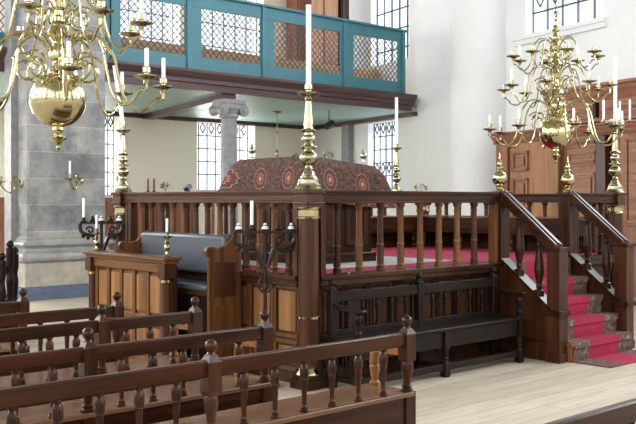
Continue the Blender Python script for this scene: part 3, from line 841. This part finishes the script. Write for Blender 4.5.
MB().lathe([(0,.86),(.10,.87),(.11,.89),(.06,.91),(0,.91)], n=16).build('wax_drips', 'paper', cR)
candlestick(at_y(396.5, BY1), BY1, ZC, 'slim brass candlestick with white candle on the far balustrade rail', .68, .80)

# small things on left rail
for k, px in enumerate((148, 154)):
    y = at_x(px, BX0)
    tag(MB().lathe([(.018,0),(.02,.012),(.011,.015),(.0105,.14),(.003,.15),(0,.15)], n=12).build('dark_candle', 'redcandle', None, (BX0, y, ZR)), ['thin dark red candle on the left rail, nearer the leaning candle', 'thin dark red candle on the left rail, second from the leaning candle'][k], 'candle', 'dark red candles on the rail')
y = at_x(187, BX0)
t = thing('clip_lamp', 'small black clip lamp lying on the left rail', 'lamp', (BX0, y, ZR))
MB().lathe([(0,0),(.03,0),(.03,.012),(.01,.02),(.008,.035)], n=12).build('base', 'black', t)
MB().lathe([(.012,-.05),(.028,-.03),(.03,.05),(.0,.05)], n=12, mat=Matrix.Translation((0,0,.04)) @ Matrix.Rotation(1.3, 4, 'X')).build('lamp_head', 'black', t)
tag(MB().lathe([(0,0),(.016,0),(.016,.01),(.006,.014),(.006,.035),(.012,.045),(.0,.056)], n=12).build('door_stud', 'brass', None, (at_y(348.5, BY0-.03), BY0-.03, ZP+.013)), 'tiny brass knob on the ledge under the right front balusters', 'knob')

# ------------------------------------------------------------------ dark bench against platform
def turned(h, r=.026):
    return [(r*1.3,0),(r*1.3,.02),(r*.8,.03),(r*1.15,.05),(r*.85,.07),(r*.8,h*.3),(r*.95,h*.52),(r*1.25,h*.56),(r*.8,h*.6),(r*1.2,h*.66),(r*1.25,h*.85),(r*.9,h*.93),(r*1.1,h*.96),(r*1.1,h)]
XBn = [5.40, 6.52, 7.66]; YBk, YBf = 5.83, 5.50
db = thing('spindle_bench', 'long blackened bench with spindle back standing against the platform', 'bench', (5.40, YBk, 0))
def D(mb, n, m, p=None, bevel=.004):
    bmesh.ops.translate(mb.bm, verts=mb.bm.verts, vec=(-5.40, -YBk, 0)); return mb.build(n, m, p or db, bevel=bevel)
knob = [(.0,.0),(.02,0),(.018,.01),(.03,.022),(.034,.038),(.03,.054),(.016,.066),(0,.07)]
for x in XBn:
    p = D(MB().box(x-.035, x+.035, YBk-.035, YBk+.035, 0, .86), 'post', 'black_z', bevel=.008)
    D(MB().lathe([(.03,0),(.028,.012)]+[(r, z+.012) for r, z in knob[1:]], x, YBk, .86, 16), 'ball_finial', 'black_z', p, 0)
for a, b in zip(XBn, XBn[1:]):
    D(MB().box(a+.035, b-.035, YBk-.02, YBk+.02, .74, .83), 'top_rail', 'black_x')
    D(MB().box(a+.035, b-.035, YBk-.02, YBk+.02, .455, .50), 'lower_rail', 'black_x')
    n = 6
    for i in range(1, n):
        x = a+(b-a)*i/n
        D(MB().lathe(turned(.24, .017), x, YBk, .50, 12), 'spindle', 'black_z', bevel=0)
D(MB().box(XBn[0]-.04, XBn[2]+.04, YBf-.04, YBk-.0, .425, .455), 'seat', 'black_x', bevel=.008)
D(MB().box(XBn[0]-.02, XBn[2]+.02, YBf, YBf+.03, .27, .425), 'apron', 'black_x')
D(MB().box(XBn[0]-.02, XBn[2]+.02, YBf-.01, YBf+.05, .06, .12), 'front_stretcher', 'black_x')
for x in XBn:
    m = MB().box(x-.035, x+.035, YBf-.03, YBf+.04, 0, .13).lathe(turned(.16, .028), x, YBf+.005, .12, 14).box(x-.034, x+.034, YBf-.029, YBf+.039, .26, .43)
    D(m, 'leg', 'black_z', bevel=.006)
    D(MB().box(x-.025, x+.025, YBf+.04, YBk-.035, .07, .11), 'side_stretcher', 'black_y')
for x in (XBn[0], XBn[2]):
    D(MB().lathe(turned(.22, .028), x, YBf+.005, .455, 14), 'arm_support', 'black_z', bevel=0)
    m = MB().prism([(YBk-.03, .74), (YBk-.03, .705), (YBk-.15, .675), (YBf-.04, .67), (YBf-.07, .685), (YBf-.06, .71), (YBf, .705), (YBk-.12, .72)], 'x', x-.03, x+.03)
    D(m, 'arm', 'black_y', bevel=.008)

# ------------------------------------------------------------------ leather bench on the left + desk
lb = thing('padded_bench', 'tall wooden bench with blue grey leather back against the platform', 'bench', (5.2, 6.85, 0))
LY0, LY1 = 6.85, 8.40
def Lp(mb, n, m, p=None, bevel=.004):
    bmesh.ops.translate(mb.bm, verts=mb.bm.verts, vec=(-5.2, -6.85, 0)); return mb.build(n, m, p or lb, bevel=bevel)
XF = 4.78
scroll = [(5.19, 0), (5.19, 1.32), (5.13, 1.31), (5.07, 1.26), (5.0, 1.205), (4.92, 1.185), (4.86, 1.205), (4.815, 1.20), (4.79, 1.165), (4.80, 1.13), (4.83, 1.11), (4.83, 0)]
for y in (LY0, LY1):
    e = Lp(MB().prism(scroll, 'y', y, y+.05), 'end_panel', 'warm_z', bevel=.008)
    for z0, z1 in ((.12, .66), (.74, 1.06)):
        Lp(MB().box(4.88, 5.12, y-.008, y, z0, z1), 'sunk_panel', 'warm_z' if z0 < .5 else 'red_z', e, .004)
Lp(MB().box(5.12, 5.18, LY0+.05, LY1, .30, 1.30), 'back_board', 'wood_z')
m = MB()
for i in range(9): pass
Lp(MB().box(5.03, 5.12, LY0+.06, LY1-.01, .93, 1.30), 'back_cushion', 'leather', bevel=.03)
Lp(MB().box(4.86, 5.12, LY0+.05, LY1, .74, .79), 'seat_board', 'wood_y')
Lp(MB().box(4.83, 5.10, LY0+.06, LY1-.01, .79, .85), 'seat_cushion', 'leather', bevel=.02)
Lp(MB().box(4.90, 4.93, LY0+.05, LY1, .0, .74), 'front_board', 'black_z')
tag(MB().box(4.0, 4.80, 6.9, 8.6, 0.001, .012).build('floor_carpet', 'redcarpet'), 'dark crimson carpet on the floor before the leather bench', 'carpet')

DXc = 4.65; DYa, DYb = 7.26, 8.66
pd = thing('panelled_desk', 'warm panelled wooden desk front with corner colonnettes and two small candlesticks', 'desk', (DXc, DYa, 0))
def Q(mb, n, m, p=None, bevel=.004):
    bmesh.ops.translate(mb.bm, verts=mb.bm.verts, vec=(-DXc, -DYa, 0)); return mb.build(n, m, p or pd, bevel=bevel)
Q(MB().box(DXc, DXc+.05, DYa, DYb, 0, 1.02), 'front_board', 'warm_z')
Q(MB().box(DXc-.10, DXc+.10, DYa-.08, DYb+.08, 1.07, 1.10).box(DXc-.07, DXc+.08, DYa-.06, DYb+.06, 1.04, 1.07).box(DXc-.045, DXc+.06, DYa-.03, DYb+.03, .95, 1.04), 'top_rail', 'warm_y', bevel=.005)
Q(MB().box(DXc-.02, DXc, DYa, DYb, .44, .53), 'middle_rail', 'warm_y')
Q(MB().box(DXc-.03, DXc, DYa, DYb, 0, .12), 'bottom_rail', 'warm_y')
nw = 5; w_ = (DYb-DYa-.16)/nw
for i in range(nw):
    a = DYa+.08+i*w_
    for z0, z1 in ((.14, .44), (.53, .94)):
        Q(MB().box(DXc-.012, DXc, a+.05, a+w_-.03, z0+.03, z1-.03), 'panel', 'gold', bevel=.008)
for i in range(nw+1):
    a = DYa+.08+i*w_
    Q(MB().box(DXc-.024, DXc, a-.02, a+.03, .12, .95), 'stile', 'warm_z')
for y in (DYa, DYb):
    c = Q(MB().lathe([(.055,0),(.055,.08),(.045,.1),(.043,.84),(.05,.86),(.05,.9)], DXc-.02, y, 0, 20), 'colonnette', 'red_z', bevel=0)
    Q(MB().lathe([(.05,.86),(.056,.865),(.056,.89),(.05,.895)], DXc-.02, y, 0, 20), 'brass_collar', 'brass', c, 0)
    Q(MB().box(DXc-.08, DXc+.05, y-.06, y+.06, .9, 1.04), 'column_block', 'red_z', c)
Q(MB().box(DXc+.05, DXc+.09, DYa-.02, DYa+.03, 0, 1.02), 'return_board', 'wood_z')

scs = [(0,0),(.042,0),(.044,.01),(.03,.02),(.018,.03),(.014,.05),(.022,.06),(.03,.085),(.024,.11),(.014,.12),(.024,.135),(.014,.15),(.016,.17),(.05,.19),(.052,.196),(.016,.196),(.018,.235),(0,.235)]
def small_stick(x, y, z, label, hc):
    t = thing('candlestick', label, 'candlestick', (x, y, z), 0, 'small brass candlesticks on the panelled desk')
    MB().lathe(scs, n=18).build('stick', 'oldbrass', t)
    MB().lathe([(.0115,.225),(.0115,.225+hc),(0,.23+hc)], n=12).build('candle', 'white', t)
small_stick(DXc, DYa+.02, 1.10, 'small brass candlestick with white candle at the near end of the panelled desk', .13)
small_stick(DXc, DYb-.04, 1.10, 'small brass candlestick with white candle at the far end of the panelled desk', .15)

# carved candelabra stands
def smooth_(pts, n=4):
    P = [Vector(p) for p in pts]; P = [P[0]*2-P[1]]+P+[P[-1]*2-P[-2]]; out = []
    for i in range(1, len(P)-2):
        for k in range(n):
            t = k/n; a, b, c, d = P[i-1], P[i], P[i+1], P[i+2]
            out.append(.5*((2*b)+(-a+c)*t+(2*a-5*b+4*c-d)*t*t+(-a+3*b-3*c+d)*t**3))
    out.append(P[-2]); return out
def candelabrum(x, y, z, w, label, cand):
    t = thing('candelabrum', label, 'candelabrum', (x, y, 0), -math.atan2(CV[0], CV[1])+.12, 'dark carved candle stands beside the platform')
    MB().lathe([(.13,0),(.13,.03),(.06,.06),(.03,.1),(.02,.2),(.016,z-.5),(.028,z-.48),(.018,z-.44),(.018,z)], n=14).build('pole', 'darkiron', t)
    MB().box(-w, w, -.05, .05, z, z+.022).build('shelf', 'darkiron', t, bevel=.006)
    for s in (-1, 1):
        pts = smooth_([(s*.015, 0, z-.30), (s*.05, 0, z-.21), (s*.085, 0, z-.135), (s*w*.55, 0, z-.125), (s*w*.82, 0, z-.105), (s*w*.97, 0, z-.06), (s*w*.99, 0, z)])
        for lx, lz in ((.35, -.12), (.62, -.15), (.85, -.13)): MB().lathe([(0,-.03),(.018,-.015),(.022,.005),(.01,.025),(0,.03)], s*w*lx, 0, z+lz, 10).build('leaf_drop', 'darkiron', t)
        o = MB().tube(pts, .022, 8).build('bracket', 'darkiron', t)
        sp_ = [(s*(.12+.045*math.cos(a)*(1-a/9)), 0, z-.07+.045*math.sin(a)*(1-a/9)) for a in [k*.6 for k in range(13)]]
        MB().tube(sp_, .012, 6).build('scroll', 'darkiron', o)
        MB().tube([(s*.02,0,z-.52), (s*.06,0,z-.47), (s*.05,0,z-.42), (s*.025,0,z-.38), (s*.05,0,z-.34)], .012, 6).build('ornament', 'darkiron', t)
    n = 5
    for i in range(n):
        u = -w+.04+i*(2*w-.08)/(n-1)
        h = MB().lathe([(0,0),(.035,.0),(.038,.012),(.02,.014),(.02,.05),(0,.05)], u, 0, z+.022, 12).build('candle_cup', 'darkiron', t)
        if i != cand: MB().lathe([(.03,0),(.034,.01),(.022,.03),(.012,.055),(0,.06)], u, 0, z+.03, 9).build('wax_stump', 'paper' if i % 2 == 0 else 'darkiron', t)
    u = -w+.04+cand*(2*w-.08)/(n-1)
    MB().lathe([(.0145,0),(.0145,.23),(0,.235)], u, 0, z+.05, 12).build('candle', 'white', t)
candelabrum(5.0, 6.26, 1.34, .27, 'dark carved candle stand with one tall candle beside the front column', 1)
q_ = at_d(104, 10.1); candelabrum(4.94, 9.05, 1.37, .23, 'dark carved candle stand behind the panelled desk at the stone pier', 0)

# ------------------------------------------------------------------ foreground benches
def bal_prof(h, r=.0215):
    return [(r*1.15,0),(r*1.2,.012),(r*.9,.018),(r*.95,.03),(r*.62,.04),(r*.62,.05),(r*.7,h*.3),(r*.85,h*.55),(r*.95,h*.62),(r*1.12,h*.635),(r*1.0,h*.66),(r*1.2,h*.72),(r*1.22,h*.84),(r*.9,h*.90),(r*.7,h*.93),(r*1.0,h*.96),(r*1.0,h)]
SZ, RZ = .445, .81
hbb = RZ-.085-SZ
me_sb = MB().lathe(bal_prof(hbb+.005), n=14).mesh('baluster', 'wood_z')
post_pr = [(.036,0),(.036,.015),(.028,.02),(.034,.035),(.024,.045),(.026,.08),(.036,.12),(.039,.15),(.034,.18),(.03,.19),(.036,.2)]
fb = [(0,0),(.024,0),(.022,.008),(.016,.016),(.026,.028),(.033,.044),(.033,.056),(.026,.07),(.012,.08),(0,.082)]
me_fb = MB().lathe(fb, n=18).mesh('ball_finial', 'wood_z')
me_fbl = MB().lathe(fb, n=18).mesh('ball_finial', 'newel')
mp_ = MB().lathe([(.036,0)]+[(r, z) for r, z in post_pr[1:]], 0, 0, SZ, 18); mp_.frustum(0, 0, .63, .65, .034, .041).box(-.041, .041, -.038, .038, .65, .80).frustum(0, 0, .80, .835, .041, .022); mp_.box(-.042, .042, -.035, .035, 0, SZ)
me_post = mp_.mesh('bench_post', 'wood_z')
mp_ = MB().lathe(post_pr, 0, 0, SZ, 18); mp_.frustum(0, 0, .63, .65, .034, .041).box(-.041, .041, -.038, .038, .65, .80).frustum(0, 0, .80, .835, .041, .022); mp_.box(-.042, .042, -.035, .035, 0, SZ)
me_postl = mp_.mesh('bench_post', 'red_z')
me_arm = MB().prism([(.03, .735), (.10, .70), (.16, .685), (.27, .685), (.31, .675), (.31, .66), (.27, .655), (.03, .665)], 'x', -.025, .025).mesh('arm', 'newel')
me_asup = MB().lathe([(.034,0),(.036,.015),(.022,.03),(.026,.06),(.032,.10),(.034,.12),(.028,.13),(.034,.14),(.03,.2),(.026,.215)], 0, .28, SZ, 14).mesh('arm_support', 'newel')
def bench(y, posts, x0, sp, label, amber=(), seatd=.34, phase=None, arms=()):
    xe = posts[-1]
    t = thing('pew', label, 'bench', (x0, y, 0), 0, 'spindle backed pews in the foreground')
    def Bq(mb, n, m, bevel=.004, p=None):
        bmesh.ops.translate(mb.bm, verts=mb.bm.verts, vec=(-x0, -y, 0)); return mb.build(n, m, p or t, bevel=bevel)
    Bq(MB().box(x0, xe-.03, y-.022, y+.022, RZ-.085, RZ), 'back_rail', 'wood_x', .008)
    Bq(MB().box(x0, xe+.03, y-.04, y+seatd, SZ-.03, SZ), 'seat', 'seat', .006)
    Bq(MB().box(x0, xe, y-.022, y+.02, .06, SZ-.03), 'back_board', 'wood_x')
    Bq(MB().box(x0, xe+.02, y+seatd-.06, y+seatd-.03, .12, SZ-.03), 'front_apron', 'wood_x')
    Bq(MB().box(xe-.01, xe+.03, y, y+seatd-.02, .0, SZ-.03), 'bench_end', 'wood_z')
    for i, p in enumerate(posts):
        am = i in amber
        po = link('bench_post', me_postl if am else me_post, t, (p-x0, 0, 0))
        link('ball_finial', me_fb, po, (0, 0, .832))
        if i in arms:
            link('arm', me_arm, t, (p-x0, 0, 0)); link('arm_support', me_asup, t, (p-x0, 0, 0))
    pp = [x0-.02-(0)]+list(posts)
    for a, b in zip(pp, pp[1:]):
        n = max(1, round((b-a)/sp))
        if a == pp[0]:
            k = 1
            while b-sp*k > a+.02: link('baluster', me_sb, t, (b-sp*k-x0, 0, SZ)); k += 1
        else:
            for i in range(1, n): link('baluster', me_sb, t, (a+(b-a)*i/n-x0, 0, SZ))
    return t
bench(3.851, [2.723, 4.197], 1.35, .21, 'spindle backed pew nearest the camera with its end post before the dark platform bench', amber=(0,), arms=(1,))
bench(4.664, [2.463, 3.725], 1.7, .21, 'second spindle backed pew from the front, ending below the carved candle stand', arms=(1,))
bench(5.643, [3.084, 3.847], 2.1, .19, 'third spindle backed pew from the front, ending before the leather bench', arms=(1,))
bench(6.358, [3.605], 2.4, .21, 'fourth spindle backed pew, ending before the panelled desk')
bench(7.14, [3.19], 2.7, .21, 'fifth and farthest short pew in the row at the left edge')
# bench whose rail shows at the lower right corner
bench(1.92, [5.1], 2.55, .21, 'dark pew whose rail top shows at the lower right corner')

# distant benches at the far left
for k, (px, d, zt) in enumerate(((2, 10.3, 1.0), (10, 10.9, 1.12), (15, 11.6, 1.0))):
    x, y = at_d(px, d)
    t = thing('side_pew', ['small dark pew end with ball finial at the far left edge, nearest', 'small dark pew end with ball finial beside the stone pier, middle one', 'small dark pew end with ball finial closest to the stone pier'][k], 'bench', (x, y, 0), 0, 'dark pew ends by the stone pier')
    p = MB().lathe([(.04,0),(.045,.05),(.03,.1),(.04,zt*.3),(.05,zt*.34),(.03,zt*.4),(.045,zt*.6),(.03,zt*.7),(.045,zt*.78),(.045,zt*.95)], n=14).build('post', 'black_z', t)
    MB().lathe([(r*1.35, z*1.35+zt*.93) for r, z in fb], n=14).build('ball_finial', 'black_z', p)
    MB().box(-1.2, -.03, -.02, .02, zt*.68, zt*.76).build('back_rail', 'black_x', t)
    MB().box(-1.2, 0, -.02, .35, .42, .45).build('seat', 'black_x', t)
    MB().box(-1.2, 0, -.02, .02, .02, .42).build('back_board', 'black_x', t)
    for i in range(5): MB().lathe(turned(zt*.68-.45, .02), -.2-i*.2, 0, .45, 10).build('spindle', 'black_z', t)

# ------------------------------------------------------------------ chandeliers
def smooth(pts, n=6):
    P = [Vector(p) for p in pts]; P = [P[0]*2-P[1]]+P+[P[-1]*2-P[-2]]; out = []
    for i in range(1, len(P)-2):
        for k in range(n):
            t = k/n; a, b, c, d = P[i-1], P[i], P[i+1], P[i+2]
            out.append(.5*((2*b)+(-a+c)*t+(2*a-5*b+4*c-d)*t*t+(-a+3*b-3*c+d)*t**3))
    out.append(P[-2]); return out
def arm_mesh(R, zs, dz, r):
    kz = (R/.68)**.8
    # arm leaves the stem at height zs, arches, dives and rises to a pan at (R, zs+dz)
    k = R/.68
    pts = [(.03,0,.0), (.09*k,0,.10*kz), (.18*k,0,.165*kz), (.28*k,0,.15*kz), (.35*k,0,.05*kz), (.38*k,0,-.08*kz), (.42*k,0,-.22*kz), (.49*k,0,-.30*kz), (.57*k,0,-.29*kz), (.635*k,0,-.22*kz), (R-.003,0,dz-.08), (R,0,dz-.03)]
    m = MB().tube([(p.x, 0, p.z+zs) for p in smooth(pts)], r, 8)
    return m.mesh('arm', 'brass')
def scroll_mesh(R, zs, r):
    k = R/.68; pts = []
    for i in range(22):
        a = i*.42; q = .105*k*(1-i/32)
        pts.append(((.19*k)+q*math.cos(a+.6), 0, zs-.02+q*math.sin(a+.6)))
    return MB().tube(pts, r, 6).tube([(.03,0,zs-.09),(.08*k,0,zs-.13),(.15*k,0,zs-.115)], r, 6).mesh('scroll', 'brass')
pan = [(r_*1.16, z_) for r_, z_ in [(0,0),(.014,0),(.018,.02),(.03,.028),(.062,.036),(.066,.044),(.058,.046),(.02,.04),(.013,.045),(.013,.06),(.02,.065),(.02,.095),(.014,.1),(0,.095)]]
me_pan = MB().lathe(pan, n=18).mesh('drip_pan', 'oldbrass')
me_can = {h: MB().lathe([(.0125,.09),(.0125,.09+h),(0,.095+h)], n=10).mesh('candle', 'white') for h in (.10, .12, .14)}
def ballp(r, zc, n=14, a0=-1.4, a1=1.4): return [(r*math.cos(a0+(a1-a0)*i/n), zc+r*math.sin(a0+(a1-a0)*i/n)) for i in range(n+1)]
def chandelier(x, y, z, label, rz, has, rs=1, lo=0):
    t = thing('chandelier', label, 'chandelier', (x, y, z), rz, 'branched brass chandeliers')
    ball = [(0,-.33),(.008,-.32),(.014,-.305),(.006,-.29),(.02,-.28),(.028,-.262),(.05,-.25),(.055,-.24),(.03,-.23),(.02,-.215),(.035,-.19),(.03,-.175)]+ballp(.175, 0, 18)+[(.035,.18),(.05,.19)]
    MB().lathe(ball, n=40).build('ball', 'brass', t)
    stem = [(r_, .18+(z_-.18)*.87) for r_, z_ in [(.05,.18),(.055,.20),(.035,.22),(.03,.25),(.055,.27),(.06,.31),(.055,.34),(.035,.36),(.03,.39),(.05,.42),(.065,.46),(.05,.50),(.03,.52),(.045,.54),(.045,.57),(.03,.585),(.028,.62),
            (.052,.64),(.056,.69),(.04,.71),(.028,.74),(.045,.77),(.055,.81),(.04,.85),(.026,.87),(.04,.89),(.026,.91),(.024,.96),(.045,.98),(.05,1.03),(.03,1.05),(.024,1.08),(.04,1.1),(.045,1.13),(.03,1.17),(.018,1.19),(.04,1.22),(.02,1.24),(.03,1.265),(.012,1.29),(.012,1.32),(0,1.33)]]
    MB().lathe(stem, n=22).build('stem', 'brass', t)
    # bird-like crest with suspension ring and rod
    MB().lathe([(0,1.17),(.016,1.185),(.022,1.21),(.012,1.24),(.012,1.26),(.018,1.27),(.010,1.29),(0,1.295)], n=12).tube(smooth([(-.06,0,1.30),(-.03,0,1.225),(0,0,1.21),(.035,0,1.23),(.055,0,1.28)]), .009, 6).build('crest', 'brass', t)
    MB().tube([(0,0,1.28),(0,0,11-z)], .006, 6).build('suspension_rod', 'iron', t)
    tiers = [(.67*rs, .25+lo, -.14, .0088, 8, 0), (.53*rs, .57, -.09, .0078, 8, .39), (.43*rs, .88, -.07, .007, 8, 0)]
    q = 0
    for ti, (R, zs, dz, r, n, ph) in enumerate(tiers):
        am = arm_mesh(R, zs, dz, r); sm = scroll_mesh(R, zs-.04, r*.9)
        for k in range(n):
            a = k*2*PI/n+ph
            o = link('arm', am, t, (0,0,0), a)
            link('scroll', sm, o)
            link('drip_pan', me_pan, o, (R, 0, zs+dz-.04))
            if has(ti, k): link('candle', me_can[(.10,.12,.14)[(k*7+ti) % 3]], o, (R, 0, zs+dz-.04))
    return t
camang = math.atan2(CV[1], CV[0])
chandelier(2.651, 5.413, 2.26, 'large polished brass chandelier in front of the grey stone pier', math.atan2(-5.413, -2.651)+math.radians(5), lambda t, k: t < 2 and (t*5+k*3) % 4 != 1 or t == 0)
chandelier(8.352, 5.536, 2.34, 'polished brass chandelier hanging in front of the wooden ark', math.atan2(-5.536, -8.352)+math.radians(14), lambda t, k: t == 0 or (t == 1 and k % 2 == 0) or (t == 2 and k == 5), 1.04, -.07)

# ------------------------------------------------------------------ sconces
def sconce(p, ang, label, hc=.22, sc_=1, arm=.30, group='brass wall sconces'):
    # local +x points out of the wall
    t = thing('wall_sconce', label, 'sconce', p, ang, group)
    MB().lathe([(0,0),(.05*sc_,0),(.055*sc_,.01),(.02*sc_,.03),(0,.03)], n=16, mat=Matrix.Rotation(PI/2, 4, 'Y')).build('backplate', 'oldbrass', t)
    a = arm
    pts = smooth([(.02,0,0),(.08*sc_,0,.09*sc_),(.14*sc_,0,.03*sc_),(.09*sc_,0,-.04*sc_),(.14*sc_,0,-.11*sc_),(a*.75,0,-.09*sc_),(a,0,-.01)])
    MB().tube(pts, .011*sc_, 8).build('arm', 'brass', t)
    MB().lathe([(r*sc_, z*sc_) for r, z in pan], a, 0, -.02, 16).build('drip_pan', 'oldbrass', t)
    if hc: MB().lathe([(.017,0),(.017,hc),(0,hc)], a, 0, .05*sc_, 12).build('candle', 'white', t)
xs_ = at_y(80, 14.2); zz = zat(181, xs_, 14.2)
sconce((xs_, 14.2, zz), -PI*.80, 'brass sconce with white candle on the front of the stone pier', .26, 1.3, .36)
xs_ = at_y(26, 14.55); zz = zat(184, xs_, 14.55)
sconce((XA-.0, 14.40, zz), PI, 'brass sconce reaching left from the side of the stone pier', .0, 1.3, .36)
xs_ = at_y(112, YW-.05)
sconce((at_y(124, YW-.0), YW, zat(180, at_y(118, YW), YW)), -PI*.8, 'pale brass sconce on the far wall between pier and platform', 0, 1.2, .4)
for px, py, lb_ in ((162, 186, 'small brass sconce on the far wall just above the left rail'), (294, 157, 'small brass sconce on the far wall left of the front candlestick')):
    x = at_y(px, YW); sconce((x, YW, zat(py, x, YW)), -PI/2, lb_, 0, 1.1, .25)
for px, py, lb_ in ((333, 156, 'small brass sconce on the end wall right of the front candlestick'), (426, 188, 'small brass sconce on the white wall above the right rail')):
    s = ws(px); p = wpt(s, 0); sconce((p.x, p.y, zat(py, p.x, p.y)), ROTW-PI/2-.5, lb_, .1 if px == 333 else 0, 1.1, .25)

# ------------------------------------------------------------------ camera, light
cam = bpy.data.cameras.new('camera'); co = bpy.data.objects.new('camera', cam); COL.objects.link(co)
co.location = (0,0,H); co.rotation_euler = (PI/2, 0, -math.atan2(CV[0], CV[1]))
cam.sensor_width = 36; cam.lens = 36*FPX/636; cam.shift_y = -11/636; cam.clip_end = 200
sc.camera = co
w = bpy.data.worlds.new('daylight'); sc.world = w; w.use_nodes = True
bg = w.node_tree.nodes['Background']; bg.inputs['Color'].default_value = (.93,.97,1,1); bg.inputs['Strength'].default_value = 1.25
def area(name, loc, target, sx, sy, power, col=(1,1,1)):
    l = bpy.data.lights.new(name, 'AREA'); l.shape = 'RECTANGLE'; l.size = sx; l.size_y = sy; l.energy = power; l.color = col
    o = bpy.data.objects.new(name, l); COL.objects.link(o); o.location = loc
    o.rotation_euler = (Vector(target)-Vector(loc)).to_track_quat('-Z', 'Y').to_euler()
LW = 9.0
def win_light(c, normal, w_, h_, L=LW, col=(.88,.94,1)):
    area('window_daylight', c, Vector(c)+Vector(normal), w_, h_, PI*L*w_*h_, col)
for a, b, z0, z1 in fw: win_light(((a+b)/2, -8.7, (z0+z1)/2), (0,1,0), b-a, z1-z0, LW*.16, (.93,.96,1))
for a, b, z0, z1 in lw: win_light((-8.7, (a+b)/2, (z0+z1)/2), (1,0,0), b-a, z1-z0, LW*(.3 if a < 2 else .75))
for a, b, z0, z1 in hL+[up1, up2]: win_light(((a+b)/2, YW+.75, (z0+z1)/2), (0,-1,0), b-a, z1-z0, LW*(1.2 if a < 4 else .5))
for (a, b, z0, z1), L in ((hA, .8), (hB, .8), (hC, 4)): win_light(((a+b)/2, YW+.75, (z0+z1)/2), (0,-1,0), b-a, z1-z0, LW*L, (1,.96,.90))  # hC lies out of view; its strong lamp is added to brighten the wall
for h, L in ((hD, .5), (hE, .5), (hF, .7), (hG, 1.2), (hH, 1.6), (hI, 1.5)):
    c = wpt((h[0]+h[1])/2, -.75); win_light((c.x, c.y, (h[2]+h[3])/2), WN, h[1]-h[0], h[3]-h[2], LW*L)
sc.view_settings.view_transform = 'Standard'; sc.view_settings.look = 'None'
sc.view_settings.exposure = .55; sc.view_settings.gamma = 1; sc.view_settings.use_curve_mapping = False
